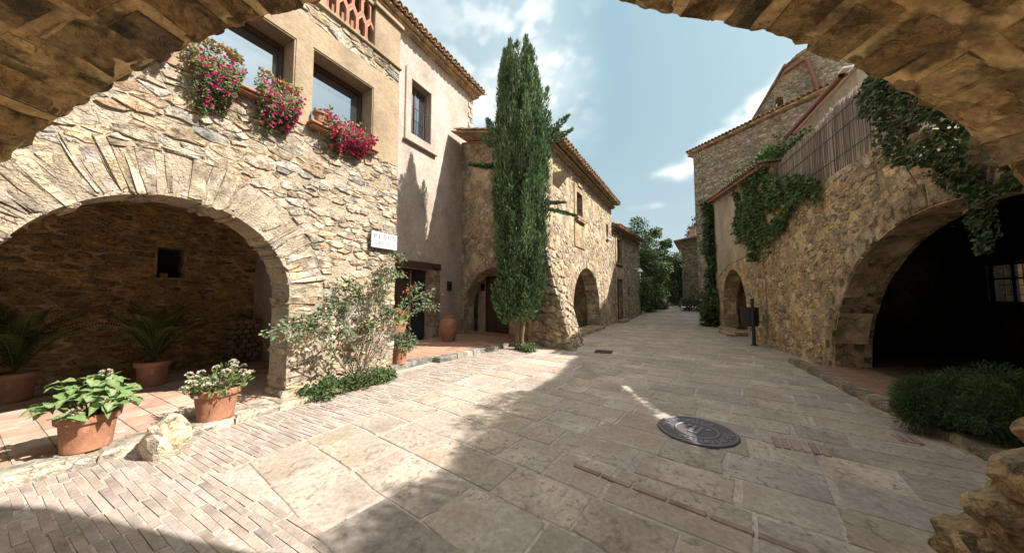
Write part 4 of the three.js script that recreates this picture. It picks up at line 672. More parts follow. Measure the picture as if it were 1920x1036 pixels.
{   // house closing the lane, with a chimney
  const h = thing('stone_house', 'distant grey stone house with a square chimney where the lane ends', 'house', [0.22, 0.3, -31], -0.06), pal = [[0.27, 0.22, 0.16], [0.22, 0.18, 0.135], [0.32, 0.27, 0.2]];
  const w = wallMesh('front_wall', h, { pos: [0, 0, 0], turn: 0, outline: [[0, -1], [6, -1], [6, 7.0], [0, 6.05]], thick: 0.5, m: M.mortarC });
  wallStones(w, rubble({ x0: 0, x1: 3.5, y0: 0, y1: 6.2, rmin: 0.18, rmax: 0.5, an: 1.8, clip: [[-0.158, 1, 6.0]], gap: 0.03, seed: 261 }), { seed: 262, pal, prom: [0.01, 0.04], limit: 60 });
  part('side_wall', boxg(0.5, 7, 6, 0.25, 2.55, -3.52, 0), M.mortarC, h); part('roof', at(boxg(7, 0.14, 7.4, 0, 0, 0), 2.9, 6.6, -3.2, 0, 0, 0.157), M.clayDark, h);
  const ch = part('chimney', boxg(0.5, 1.0, 0.5, 0.9, 6.75, -0.5), M.plasterCream, h); part('chimney_cap', boxg(0.7, 0.09, 0.7, 0.9, 7.3, -0.5), M.clay, ch); part('garage_door', boxg(1.5, 2.2, 0.08, 2.4, 1.5, 0.04), M.woodBrown, h);
}
{   // gateway across the far end
  const g = thing('garden_gateway', 'far garden wall with a small gateway closing the lane', 'gateway', [-1.3, 1.4, -37]), R = rng(271);
  const w = wallMesh('wall', g, { pos: [0, 0, 0], turn: 0, outline: [[-2.5, -1.5], [3, -1.5], [3, 2.9], [-2.5, 2.9]], holes: [{ cx: 1.0, cy: 1.2, r: 0.55 }], thick: 0.4, m: M.mortarC });
  wallStones(w, rubble({ x0: -2.5, x1: 3, y0: 0, y1: 2.9, rmin: 0.25, rmax: 0.5, an: 1.8, holes: [{ cx: 1, cy: 1.2, r: 0.6 }], gap: 0.03, seed: 272 }), { seed: 273, pal: palR, limit: 40 });
  part('gate', boxg(1.2, 2.6, 0.06, 1.0, 0.4, -0.2), M.woodBrown, g);
  part('coping', boxg(5.8, 0.12, 0.6, 0.25, 2.98, -0.2), M.clay, g);
}
{   // litter bin on a post
  const p = Rw(12.3, 0, 0.42), t = thing('litter_bin', 'dark round metal litter bin hung on a post by the shaded wall', 'litter bin', p, RT);
  part('post', boxUV(at(new THREE.CylinderGeometry(0.045, 0.05, 1.42, 12), 0, 0.7, 0)), M.iron, t); part('post_cap', boxUV(at(new THREE.SphereGeometry(0.055, 12, 8), 0, 1.42, 0)), M.iron, t); part('base_plate', boxUV(at(new THREE.CylinderGeometry(0.09, 0.1, 0.03, 14), 0, 0.02, 0)), M.iron, t);
  const b = part('basket', lathe([[0.0, 0.58], [0.2, 0.58], [0.225, 0.62], [0.245, 1.14], [0.262, 1.15], [0.262, 1.18], [0.235, 1.18], [0.21, 0.64], [0, 0.62]], 28), M.iron, t); b.position.x = -0.3;
  part('bracket', boxg(0.12, 0.05, 0.05, -0.06, 1.05, 0), M.iron, t); part('bracket', boxg(0.12, 0.05, 0.05, -0.06, 0.72, 0), M.iron, t);
}
{   // kerb stones by the wide arch and the bed of the bush
  const k = structure('kerb'), R = rng(281), it = []; k.position.set(...Rpos); k.rotation.y = RT; k.updateMatrixWorld(true);
  let x = -9.6; while (x < -4.4) { const l = mix(0.35, 0.7, R()), f = clamp((x + 9.6) / 3, 0, 1), z = 0.34 + 0.18 * f, g = stoneGeo(rough([[x + 0.01, 0], [x + l - 0.01, 0], [x + l - 0.01, 0.22], [x + 0.01, 0.22]], R, 0.03, 0.1), [[-0.02, 1.02], [0.08, 1], [0.11, 0.9]], R, pick([[0.36, 0.3, 0.22], [0.32, 0.26, 0.19]], R), 0.01); g.rotateX(-F90); boxUV(g); g.translate(0, 0, z + 0.2); it.push({ g, c: [x, 0.1, z], n: [0, 1, 0], a: 0.1 }); x += l; }
  lay('kerb_stone', k, it, M.stone, 20);
}
// ---------------------------------------------------------------- the archway over the camera
{
  const D = 1.25, A = 25.5 * RAD, K = D / 1.55, h = thing('stone_archway', 'broad stone archway overhead with worn brown blocks and wide pale mortar', 'archway', [-Math.sin(A) * D, 0, -Math.cos(A) * D], A);
  const prof = [], E = (t, y) => prof.push([t * K, 1.55 + (y - 1.55) * K]);
  E(-3.22, -0.6); E(-3.22, 1.3); E(-3.18, 1.65); E(-3.1, 1.95);
  for (let t = -2.98; t < 2.3; t += 0.11) E(t, -0.69 + Math.sqrt(3.92 * 3.92 - (t + 0.4) * (t + 0.4)) - 0.075 * Math.exp(-(((t - 0.68) / 0.4) ** 2)));
  E(2.36, 1.98); E(2.44, 1.75); E(2.48, 1.4); E(2.5, -0.6);
  const outer = [[3.4, -0.2], [3.4, 3.4], [1.9, 3.6], [1.75, 5.3], [1.3, 5.3], [1.12, 4.6], [0.75, 3.42], [-0.4, 3.36], [-1.4, 3.6], [-4.0, 3.7], [-4.0, -0.2]];  // unseen top outline; raised pier at right added to shape the cast shadow
  const s = new THREE.Shape([...prof, ...outer].map(([x, y]) => new THREE.Vector2(x, y)));
  part('vault', boxUV(new THREE.ExtrudeGeometry(s, { depth: 2.3, bevelEnabled: false }).translate(0, 0, 0.015)), M.mortarArch, h);
  // blocks of the vault, course by course round the arch
  const len = [0]; for (let i = 1; i < prof.length; i++) len.push(len[i - 1] + Math.hypot(prof[i][0] - prof[i - 1][0], prof[i][1] - prof[i - 1][1]));
  const S3 = (a, d, out) => { let i = 1; while (i < prof.length - 1 && len[i] < a) i++; const t = (a - len[i - 1]) / (len[i] - len[i - 1]), x = mix(prof[i - 1][0], prof[i][0], t), y = mix(prof[i - 1][1], prof[i][1], t), dx = prof[i][0] - prof[i - 1][0], dy = prof[i][1] - prof[i - 1][1], l = Math.hypot(dx, dy); return [x + dy / l * out, y - dx / l * out, d]; };
  const R = rng(301), items = [], total = len[len.length - 1], pal = [[0.49, 0.32, 0.135], [0.41, 0.265, 0.115], [0.55, 0.365, 0.155], [0.31, 0.215, 0.115], [0.6, 0.41, 0.18], [0.44, 0.31, 0.165], [0.51, 0.32, 0.12]];
  let a = 0.3;
  while (a < total - 0.2) {
    const w = mix(0.13, 0.22, R()); let d = 0.012 + 0.035 * (R() - 0.5);
    while (d < 2.1) {
      const l = mix(0.15, 0.36, R()), g = 0.014 + 0.016 * R(), j = () => (R() - 0.5) * 0.02;
      let p = [[a + g + j(), d + (d < 0.1 ? 0 : g)], [a + w - g + j(), d + (d < 0.1 ? 0.03 * (R() - 0.3) : g)], [a + w - g + j(), d + l - g], [a + g + j(), d + l - g]];
      const c = [a + w / 2, d + l / 2]; d += l;
      if (R() < 0.07) continue;
      p = rough(rough(p, R, 0.035, 0.1), R, 0.03, 0.12);
      const z = -0.001 + 0.01 * R(), gg = stoneGeo(p, [[-0.02, 1.0, 0.004], [z * 0.6, 0.97, 0.006], [z, 0.9, 0.008], [z + 0.003, 0.6, 0.01]], R, pick(pal, R, 0.22), 0.01), P = gg.attributes.position;
      for (let i = 0; i < P.count; i++) P.setXYZ(i, ...S3(P.getX(i), P.getY(i), P.getZ(i)));
      gg.computeVertexNormals();
      const cc = S3(...c, 0.03), nn = add(S3(...c, 0.1), S3(...c, 0), -1); items.push({ g: gg, c: cc, n: n3(nn), a: w * l });
    }
    a += w;
  }
  lay('vault_stone', h, items, M.stoneBig, 260);
  const fi = []; for (let i = 2; i < prof.length - 3; i++) { const m = (prof[i][0] + prof[i + 1][0]) / 2, q = (prof[i][1] + prof[i + 1][1]) / 2, dx = prof[i + 1][0] - prof[i][0], dy = prof[i + 1][1] - prof[i][1], l = Math.hypot(dx, dy), g = blob(1, R, l * 0.6, l * 0.4, 0.05, 0.4, 1.6, 2, pick(pal, R, 0.15)); at(g, m - dy / l * l * 0.36, q + dx / l * l * 0.36, 0.035, 0, 0, Math.atan2(dy, dx)); fi.push({ g, c: [m, q, 0], n: [0, 0, -1], a: 0.02 }); }
  lay('edge_stone', h, fi, M.stoneBig, 60);
}
{   // rough rocks at the foot of the arch
  const R = rng(311), spots = [[1.62, 0.05, -2.88, 0.3, 1.05, 0.8, 0.95], [1.45, 0.0, -2.98, 0.13, 1, 1.1, 1], [1.64, 0.34, -2.8, 0.22, 1, 0.95, 1], [1.7, 0.6, -2.72, 0.24, 1, 0.8, 1.0], [1.7, 0.84, -2.66, 0.19, 1, 0.75, 1], [1.49, 0.36, -2.82, 0.085, 1, 0.9, 1]];
  const labels = ['broad brown boulder lying lowest at the foot of the archway', 'small brown boulder nearest the lane at the foot of the archway', 'brown boulder resting in the middle of the heap at the arch foot', 'cracked brown boulder high on the right of the heap', 'rounded brown boulder topping the heap beside the juniper bush', 'little brown rock jutting from the left of the boulder heap'];
  spots.forEach(([x, y, z, r, sx, sy, sz], i) => { const o = part('boulder', blob(r, R, sx, sy, sz, 0.42, 1.5, 5, pick([[0.46, 0.32, 0.165], [0.42, 0.29, 0.15], [0.5, 0.36, 0.2]], R, 0.1)), M.stoneBig, scene); o.position.set(x, y, z); o.rotation.y = R() * 6; tag(o, labels[i], 'boulder'); });
}

// ---------------------------------------------------------------- plants
const GREEN = { dark: [[0.038, 0.064, 0.021], [0.052, 0.085, 0.027], [0.07, 0.108, 0.034]], mid: [[0.075, 0.12, 0.035], [0.095, 0.15, 0.045], [0.06, 0.1, 0.028], [0.125, 0.185, 0.055]], light: [[0.14, 0.2, 0.06], [0.18, 0.24, 0.08], [0.11, 0.17, 0.05]], cypress: [[0.055, 0.095, 0.038], [0.075, 0.125, 0.048], [0.105, 0.17, 0.066], [0.15, 0.225, 0.095]] };
const camR = [Math.cos(28.5 * RAD), 0, -Math.sin(28.5 * RAD)];
{   // the cypress
  const t = thing('cypress_tree', 'tall narrow dark green cypress with a pale twin trunk in front of the houses', 'cypress tree', [-4.12, 0, -8.1]), R = rng(401);
  part('trunk', merge([tube([[-0.07, -0.1, 0.02], [-0.08, 0.4, 0], [-0.04, 1.0, 0], [0, 2.4, 0], [0, 5, 0]], 0.1, 0.04, 10), tube([[0.1, -0.1, 0.05], [0.07, 0.3, 0.03], [0.1, 0.65, 0], [0.17, 1.0, -0.02], [0.2, 2.2, -0.05]], 0.06, 0.03, 9), tube([[0.14, 0.8, 0], [0.3, 1.0, 0.05], [0.36, 1.2, 0.05]], 0.03, 0.015, 6)]), M.bark, t);
  const rad = (y) => { const k = [[0.65, 0.22], [1.0, 0.46], [1.6, 0.6], [3, 0.7], [5, 0.75], [6.6, 0.73], [7.8, 0.66], [8.6, 0.52], [9.3, 0.2], [9.8, 0.05]]; for (let i = 1; i < k.length; i++) if (y < k[i][0]) return mix(k[i - 1][1], k[i][1], (y - k[i - 1][0]) / (k[i][0] - k[i - 1][0])); return 0.05; };
  const gb = new GB();
  const plume = (b, d, len, w, n, up = 0.8) => {
    const tone = 0.6 + 0.75 * R();
    for (let i = 0; i < n; i++) {
      const s = Math.pow(R(), 0.85), wid = w * Math.pow(Math.sin(Math.PI * Math.min(1, 0.16 + s * 0.84)), 0.8) * (1 - 0.25 * s), a = R() * 6.283, q = Math.sqrt(R()) * wid;
      const rx = Math.cos(a), rz = Math.sin(a), c = [b[0] + d[0] * len * s + rx * q, b[1] + d[1] * len * s, b[2] + d[2] * len * s + rz * q];
      const dir = n3([d[0] * up + rx * 0.42 + (R() - 0.5) * 0.35, d[1] * up + 0.1 + (R() - 0.5) * 0.3, d[2] * up + rz * 0.42 + (R() - 0.5) * 0.35]), k = pick(GREEN.cypress, R, 0.15).map((v) => v * tone * (0.35 + 0.9 * q / wid));  // leaves darken towards the plume core, inner shade put into their colour
      gb.leaf(c, dir, n3([rx + (R() - 0.5), (R() - 0.5), rz + (R() - 0.5)]), 0.075 + 0.085 * R(), 0.026 + 0.018 * R(), k, 0.1);
    }
  };
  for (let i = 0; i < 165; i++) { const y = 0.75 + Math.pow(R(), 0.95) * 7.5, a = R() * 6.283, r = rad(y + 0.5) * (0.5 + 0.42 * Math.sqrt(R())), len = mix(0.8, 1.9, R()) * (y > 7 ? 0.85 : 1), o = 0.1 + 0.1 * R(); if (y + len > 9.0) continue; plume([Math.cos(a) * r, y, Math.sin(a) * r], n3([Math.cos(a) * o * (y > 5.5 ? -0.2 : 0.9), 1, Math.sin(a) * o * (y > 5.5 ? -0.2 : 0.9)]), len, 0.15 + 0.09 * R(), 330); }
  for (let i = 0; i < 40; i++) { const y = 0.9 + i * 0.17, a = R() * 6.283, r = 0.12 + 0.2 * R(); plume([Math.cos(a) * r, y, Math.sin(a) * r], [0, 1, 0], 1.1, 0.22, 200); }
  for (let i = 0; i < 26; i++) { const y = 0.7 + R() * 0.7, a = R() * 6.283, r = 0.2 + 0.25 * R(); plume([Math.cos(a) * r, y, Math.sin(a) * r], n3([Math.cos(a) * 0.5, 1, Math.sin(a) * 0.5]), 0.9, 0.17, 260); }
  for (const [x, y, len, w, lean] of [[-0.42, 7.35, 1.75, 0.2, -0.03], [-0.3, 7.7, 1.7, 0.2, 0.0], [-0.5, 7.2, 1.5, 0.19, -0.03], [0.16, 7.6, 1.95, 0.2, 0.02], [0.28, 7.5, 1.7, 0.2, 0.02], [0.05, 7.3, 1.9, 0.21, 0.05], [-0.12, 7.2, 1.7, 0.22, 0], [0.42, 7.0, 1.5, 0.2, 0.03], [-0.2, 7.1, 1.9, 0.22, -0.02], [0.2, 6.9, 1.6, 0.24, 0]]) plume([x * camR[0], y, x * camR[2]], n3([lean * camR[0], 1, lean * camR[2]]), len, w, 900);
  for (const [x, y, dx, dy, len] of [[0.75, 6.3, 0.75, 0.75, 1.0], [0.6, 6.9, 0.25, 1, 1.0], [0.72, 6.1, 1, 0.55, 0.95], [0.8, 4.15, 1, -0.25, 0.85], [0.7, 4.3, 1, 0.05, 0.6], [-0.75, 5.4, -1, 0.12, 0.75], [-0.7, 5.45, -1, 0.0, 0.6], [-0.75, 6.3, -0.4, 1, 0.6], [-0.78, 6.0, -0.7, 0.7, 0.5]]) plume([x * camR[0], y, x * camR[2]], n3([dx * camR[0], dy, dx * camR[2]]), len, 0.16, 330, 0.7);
  part('crown', gb.build(), M.foliage, t);
}
function clump(gb, R, c, r, n, pal, len, wid, { down = 0, out = 0.7, flat = 1, tone = 1 } = {}) {   // leaves through a rounded clump, thickest towards its skin
  for (let i = 0; i < n; i++) {
    const d = rdir(R), q = Math.pow(R(), 0.45), p = [c[0] + d[0] * r * q, c[1] + d[1] * r * q * flat, c[2] + d[2] * r * q], l = len * (0.6 + 0.8 * R());
    const dir = n3([d[0] * out + (R() - 0.5) * 1.2, d[1] * out - down + (R() - 0.5) * 1.2, d[2] * out + (R() - 0.5) * 1.2]), k = pick(pal, R, 0.2).map((v) => v * tone);
    gb.leaf(p, dir, n3(add(rdir(R), [d[0], 0.9, d[2]])), l, wid * l / len, k, 0.15);
  }
}
function tree(name, label, pos, trunkH, blobs, n, len, pal, seed, cat = 'tree') {
  const t = thing(name, label, cat, pos), R = rng(seed), gb = new GB(), br = [tube([[0, -0.3, 0], [0.08, trunkH * 0.5, 0], [0, trunkH, 0.05]], 0.16, 0.1, 8)];
  for (const [x, y, z, r] of blobs) {
    br.push(tube([[0, trunkH * 0.9, 0.05], [x * 0.5, mix(trunkH, y, 0.6), z * 0.5], [x, y, z]], 0.07, 0.02, 5));
    for (let k = 0; k < 9; k++) { const d = rdir(R); clump(gb, R, [x + d[0] * r * 0.7, y + d[1] * r * 0.6, z + d[2] * r * 0.7], r * (0.3 + 0.25 * R()), n, pal, len, len * 0.5, { tone: 0.7 + 0.6 * R() }); }
  }
  part('trunk', merge(br), M.bark, t); part('crown', gb.build(), M.foliage, t);
}
tree('leafy_tree', 'bright green leafy tree rising behind the farthest left roof', [-3.6, 1.0, -31], 3, [[0.2, 5.0, 0, 1.1], [0.9, 6.0, 0.2, 0.9], [0.3, 7.2, 0, 0.9], [1.5, 5.0, 0, 1.0], [1.9, 6.3, 0, 0.55], [2.2, 4.2, 0.2, 0.9], [-0.9, 4.6, 0, 1.1], [2.6, 5.2, 0.1, 0.45], [1.2, 3.6, 0.5, 1.0], [-0.5, 6.4, 0, 0.8]], 75, 0.2, GREEN.mid, 411);
tree('leafy_tree', 'small pale green tree between the gateway and the distant house', [-0.9, 1.4, -41], 3, [[0, 4.2, 0, 1.2], [1.1, 4.7, 0, 1.0], [-0.9, 4.0, 0, 0.9], [1.9, 4.2, 0, 0.8]], 60, 0.24, GREEN.mid, 413);
tree('pine_tree', 'dark ragged pine standing behind the distant stone house', [2.6, 1.5, -46], 6, [[0, 9.2, 0, 1.4], [-0.8, 8.4, 0, 1.0], [0.9, 10.3, 0, 1.1], [-1.2, 7.0, 0, 0.9], [1.3, 8.3, 0, 1.2], [0.3, 11.3, 0, 0.7], [-0.3, 6.2, 0, 1.0]], 60, 0.26, GREEN.dark, 415, 'pine tree');
{   // overgrown garden wall on the left beyond the houses
  const R = rng(421), spots = [[-2.55, 2.0, -24.8, 0.9], [-2.3, 3.2, -25.3, 0.9], [-2.5, 4.3, -25.6, 0.8], [-2.1, 1.6, -26.4, 0.9], [-1.9, 3.0, -27.2, 1.0], [-2.1, 4.2, -27.5, 0.9], [-1.6, 1.7, -28.6, 0.9], [-1.4, 3.3, -29.2, 0.95], [-1.1, 2.2, -31, 0.9], [-0.9, 3.6, -31.8, 0.9], [-0.7, 2.7, -33.5, 0.8], [-0.6, 3.9, -34.5, 0.8], [-0.9, 1.0, -30, 0.9], [-0.5, 1.2, -32.5, 0.9], [-0.2, 1.4, -35, 0.8], [0.1, 2.6, -36, 0.8], [-0.1, 3.8, -36.3, 0.8], [-1.5, 0.7, -27.5, 0.7], [-2.0, 0.6, -26, 0.6], [-2.6, 0.9, -24.9, 0.6]];
  const t = thing('hedge', 'high overgrown hedge along the left of the lane past the last house', 'hedge', [0, 0, 0]), gb = new GB();
  for (const [x, y, z, r] of spots) for (let k = 0; k < 8; k++) { const d = rdir(R); clump(gb, R, [x + d[0] * r * 0.6, y + gy(z) * 0.6 + d[1] * r * 0.7, z + d[2] * r * 0.6], r * 0.5, 150, R() < 0.3 ? GREEN.mid : GREEN.dark.concat(GREEN.mid), 0.16, 0.09, { down: 0.3, tone: 0.8 + 0.5 * R() }); }
  const st = []; for (let k = 0; k < 6; k++) st.push(tube([[-2.6 + k * 0.3, gy(-25 - k * 1.4) - 0.1, -25 - k * 1.4], [-2.5 + k * 0.3, 2, -25.1 - k * 1.4]], 0.05, 0.03, 5));
  part('stem', merge(st), M.stem, t); part('foliage', gb.build(), M.foliage, t);
}
// climbers: leaves over a patch of a wall. at(u, v) gives the place of the leaf root and the way the wall faces
function climber(name, label, cat, seed, n, f, pal, len, wid, stems = [], { down = 0.6, tone = 1 } = {}) {
  const t = thing(name, label, cat), R = rng(seed), gb = new GB();
  for (let i = 0, m = 0; i < n && m < n * 30; m++) {
    const q = f(R); if (!q) continue; i++;
    const [p, nn] = q, d = n3([nn[0] * 0.5 + (R() - 0.5) * 1.3, -down + (R() - 0.5) * 1.1, nn[2] * 0.5 + (R() - 0.5) * 1.3]), l = len * (0.55 + 0.8 * R());
    gb.leaf(p, d, n3(add(nn, rdir(R), 0.75)), l, wid * l / len, pick(pal, R, 0.25).map((v) => v * tone), 0.12);
  }
  if (stems.length) part('stem', merge(stems.map((s) => tube(s, 0.014, 0.006, 5))), M.stem, t);
  part('foliage', gb.build(), M.foliage, t);
  return t;
}
const Rn = [-0.994, 0, 0.109], RP = (t, y, z) => Rw(t, y, z);
{
  // heavy ivy hanging over the wall at the upper right
  climber('ivy', 'heavy dark ivy hanging over the wall top at the upper right', 'ivy', 431, 22000, (R) => {
    const t = 2.6 + R() * 4.3, y = 1.7 + R() * 4.1, low = 2.45 + 0.55 * fbm(t * 1.3, 3, 1, 3) + 0.35 * sstep(5.6, 7.2, t) - 0.55 * sstep(0.6, 0.75, vn(t * 3.2, 5, 5)) * sstep(6.6, 5.8, t);
    if (y < low || (t > 6.0 && y < 3.2 + (t - 6.0) * 0.6) || y > 5.3 - 0.35 * sstep(5.8, 6.9, t) + 0.2 * sstep(0.6, 0.8, vn(t * 4, 1, 1)) || (t < 5.5 && Math.abs(y - (3.5 - (5.5 - t) * 0.41)) < 0.26) || vn(t * 2.2, y * 2.2, 2) < 0.2 + 0.35 * sstep(6.1, 6.9, t)) return null;  // a bare band is left to keep the sun slit open
    const bulge = 0.12 + 0.45 * vn(t * 1.1, y * 1.1, 9) * sstep(2.2, 3.6, y); return [RP(t, y, bulge * (0.45 + 0.6 * R())), Rn];
  }, [...GREEN.dark, ...GREEN.dark, [0.07, 0.11, 0.04], [0.1, 0.145, 0.06], [0.13, 0.17, 0.07], [0.16, 0.13, 0.06]], 0.06, 0.045, [[RP(6.9, 4, 0.05), RP(6.6, 3.4, 0.1), RP(6.3, 2.8, 0.1)]]);
  // creeper over the terrace wall and the reed screen
  climber('creeper', 'green creeper spreading over the foot of the reed screen and the shaded wall', 'creeper', 433, 12000, (R) => {
    const t = 8.9 + R() * 5.9, y = 2.7 + R() * 2.9, c = 3.75 + 0.17 * (t - 8.9) + 0.2 * Math.sin(t * 2.1), w = 0.32 + 0.9 * sstep(9.2, 12.0, t) * (1 - 0.3 * sstep(13.8, 14.8, t)), lo = 1.2 * sstep(0.45, 0.8, vn(t * 1.7, 0.5, 3)) * sstep(10.5, 12, t);
    if (y > c + w || y < c - w * 0.7 - lo || vn(t * 2.6, y * 2.6, 7) < 0.33) return null;
    return [RP(t, y, 0.05 + 0.4 * R() * vn(t, y, 4)), Rn];
  }, [...GREEN.mid, [0.14, 0.2, 0.06], [0.18, 0.23, 0.08], [0.06, 0.1, 0.03]], 0.085, 0.06, [[RP(12.4, 0.4, 0.04), RP(12.3, 2, 0.05), RP(12.6, 3.4, 0.06), RP(12.2, 4.4, 0.05)], [RP(12.6, 3.4, 0.06), RP(11.2, 3.6, 0.06), RP(9.4, 3.8, 0.06)]]);
  // sunlit ivy over the roof edge behind the screen
  climber('roof_ivy', 'sunlit ivy creeping along the roof edge beyond the reed screen', 'ivy', 435, 6000, (R) => {
    const t = 11.0 + R() * 5.6, z = 0.3 - R() * 1.6, y = 5.5 + 0.12 * (t - 11) + R() * 0.55 * (0.4 + vn(t, z, 2)) - (z > 0.1 ? R() * 0.45 : 0); if (vn(t * 2, y * 3, z * 2) < 0.3 || (t > 14.6 && R() < 0.7)) return null; return [RP(t, y, z), [-0.4, 0.9, 0.1]];
  }, [...GREEN.mid, ...GREEN.light], 0.09, 0.065, [], { down: 0.1 });
  // ivy column on the end of the right hand house
  climber('ivy', 'dark ivy covering the far end of the right hand house from roof to ground', 'ivy', 437, 6500, (R) => {
    const t = 18.2 + R() * 2.3, y = -0.1 + R() * 6.7, w = 0.5 + 0.5 * vn(y * 0.9, 3, 3) + (y < 2 ? 0.4 : 0); const x = t - 19.5; if (Math.abs(x) > w + (x > 0 ? 0.5 : -0.1 + 0.25 * vn(y * 2, 1, 8)) || vn(t * 2, y * 1.6, 5) < 0.22) return null;
    const b = 0.15 + 0.5 * vn(y * 1.2, t, 6) + (y < 1.6 ? 0.35 : 0); return [RP(t, y + (t > 20 ? 0.1 : 0), b * R() - (x > 0 ? R() * 0.5 : 0)), Rn];
  }, [...GREEN.dark, ...GREEN.dark, ...GREEN.mid], 0.16, 0.1, [[RP(19.3, 0, 0.1), RP(19.4, 3, 0.1), RP(19.3, 6, 0.08)]]);
}
function bush(name, label, pos, blobs, n, pal, len, wid, seed, opt = {}, cat = 'bush') {
  const t = thing(name, label, cat, pos), R = rng(seed), gb = new GB(), st = [];
  for (const [x, y, z, r] of blobs) { st.push(tube([[x * 0.2, -0.05, z * 0.2], [x * 0.6, y * 0.6, z * 0.6], [x, y, z]], 0.02, 0.006, 5)); clump(gb, R, [x, y, z], r, n, pal, len, wid, { tone: 0.75 + 0.5 * R(), ...opt }); }
  part('stem', merge(st), M.stem, t); part('foliage', gb.build(), M.foliage, t);
}
{
  const R = rng(441), bl = []; for (let i = 0; i < 70; i++) { const a = R() * 6.283, q = Math.sqrt(R()), x = Math.cos(a) * q * 1.15, z = Math.sin(a) * q * 0.85; bl.push([x * 0.6, 0.1 + (0.62 - 0.35 * q * q) * (0.3 + 0.7 * R()), z * 0.55, 0.15 + 0.06 * R()]); }
  bush('juniper_bush', 'spreading feathery dark green bush in front of the wide dark arch', Rw(5.4, 0, 0.18), bl, 1700, [[0.04, 0.07, 0.025], [0.06, 0.095, 0.03], [0.08, 0.12, 0.038], [0.13, 0.17, 0.06]], 0.042, 0.0075, 443, { out: 1.2 });
  bush('round_shrub', 'low dark rounded shrub far down the lane on the right', [0.75, gy(-27) - 0.05, -27], [[0, 0.6, 0, 0.6], [0.5, 0.5, 0.2, 0.5], [-0.35, 0.45, 0.1, 0.45], [0.9, 0.55, 0.2, 0.5]], 420, GREEN.dark, 0.13, 0.07, 445);
  bush('ground_cover', 'low green plants growing at the foot of the rose against the pier', [-4.86, 0, -3.42], Array.from({ length: 34 }, (_, i) => [(R() - 0.4) * 0.3, 0.04 + 0.15 * R() * (1 - Math.abs(i / 34 - 0.45)), 0.78 - i * 0.046, 0.09 + 0.07 * R()]), 130, [[0.07, 0.11, 0.03], [0.1, 0.15, 0.045], [0.05, 0.08, 0.025]], 0.05, 0.028, 447, {}, 'ground plants');
  bush('ground_cover', 'small tuft of green leaves around the cypress trunk', [-4.02, 0.0, -7.95], Array.from({ length: 14 }, () => [(R() - 0.4) * 0.75, 0.04 + 0.08 * R(), (R() - 0.5) * 0.4, 0.1]), 90, [[0.1, 0.14, 0.05], [0.13, 0.18, 0.07]], 0.06, 0.03, 449, {}, 'ground plants');
}
{   // the climbing rose on the pier
  const t = thing('climbing_rose', 'straggling climbing rose with thin stems against the pier of the stone house', 'rose bush', [-4.95, 0, -3.55]), R = rng(451), gb = new GB(), st = [], fl = new GB();
  const ends = [[0.2, 1.15, 1.35], [0.25, 1.25, 1.05], [0.2, 1.45, 0.75], [0.15, 1.75, 0.5], [0.12, 1.6, 0.2], [0.15, 2.35, -0.55], [0.2, 2.0, -0.6], [0.3, 1.75, -0.95], [0.35, 1.6, -1.3], [0.4, 1.35, -1.35], [0.25, 1.3, -0.35], [0.2, 1.1, 0.1], [0.28, 1.0, 0.7], [0.2, 1.5, -0.15], [0.22, 1.9, -0.2], [0.3, 1.15, 1.5]];
  for (const e of ends) {
    const b = [(R() - 0.5) * 0.14, 0.1, (R() - 0.5) * 0.35], m = [mix(b[0], e[0], 0.4) + 0.1, e[1] * 0.55, mix(b[2], e[2], 0.35) + (R() - 0.5) * 0.2], m2 = [mix(m[0], e[0], 0.6) + 0.04, e[1] * (0.92 + 0.1 * R()), mix(m[2], e[2], 0.6)], path = new THREE.CatmullRomCurve3([b, m, m2, e].map((p) => new THREE.Vector3(...p))).getPoints(14).map((p) => p.toArray());
    st.push(tube(path, 0.009, 0.004, 5));
    for (let k = 5; k < path.length; k++) for (let j = 0; j < (k > 7 ? 4 : 1); j++) {
      const s = add(path[k], rdir(R), 0.12 * R()), d = n3([0.5 + (R() - 0.5) * 1.5, (R() - 0.6) * 1.2, (R() - 0.5) * 2]);
      for (let i = 0; i < 5; i++) gb.leaf(add(add(s, d, 0.035 * i), rdir(R), 0.02), n3(add(d, rdir(R), 0.8)), n3(add([0.7, 0.6, 0], rdir(R), 0.7)), 0.045 + 0.028 * R(), 0.03 + 0.014 * R(), pick([[0.09, 0.125, 0.055], [0.13, 0.165, 0.08], [0.065, 0.095, 0.04], [0.16, 0.19, 0.1]], R), 0.15);
      if (R() < 0.05) for (let i = 0; i < 7; i++) fl.leaf(add(s, rdir(R), 0.02), rdir(R), [1, 0, 0], 0.035, 0.03, [0.5, 0.1, 0.07], 0.1);
    }
  }
  part('stem', merge(st), M.stem, t); part('foliage', gb.build(), M.foliage, t); part('blossoms', fl.build(), M.petal, t);
}
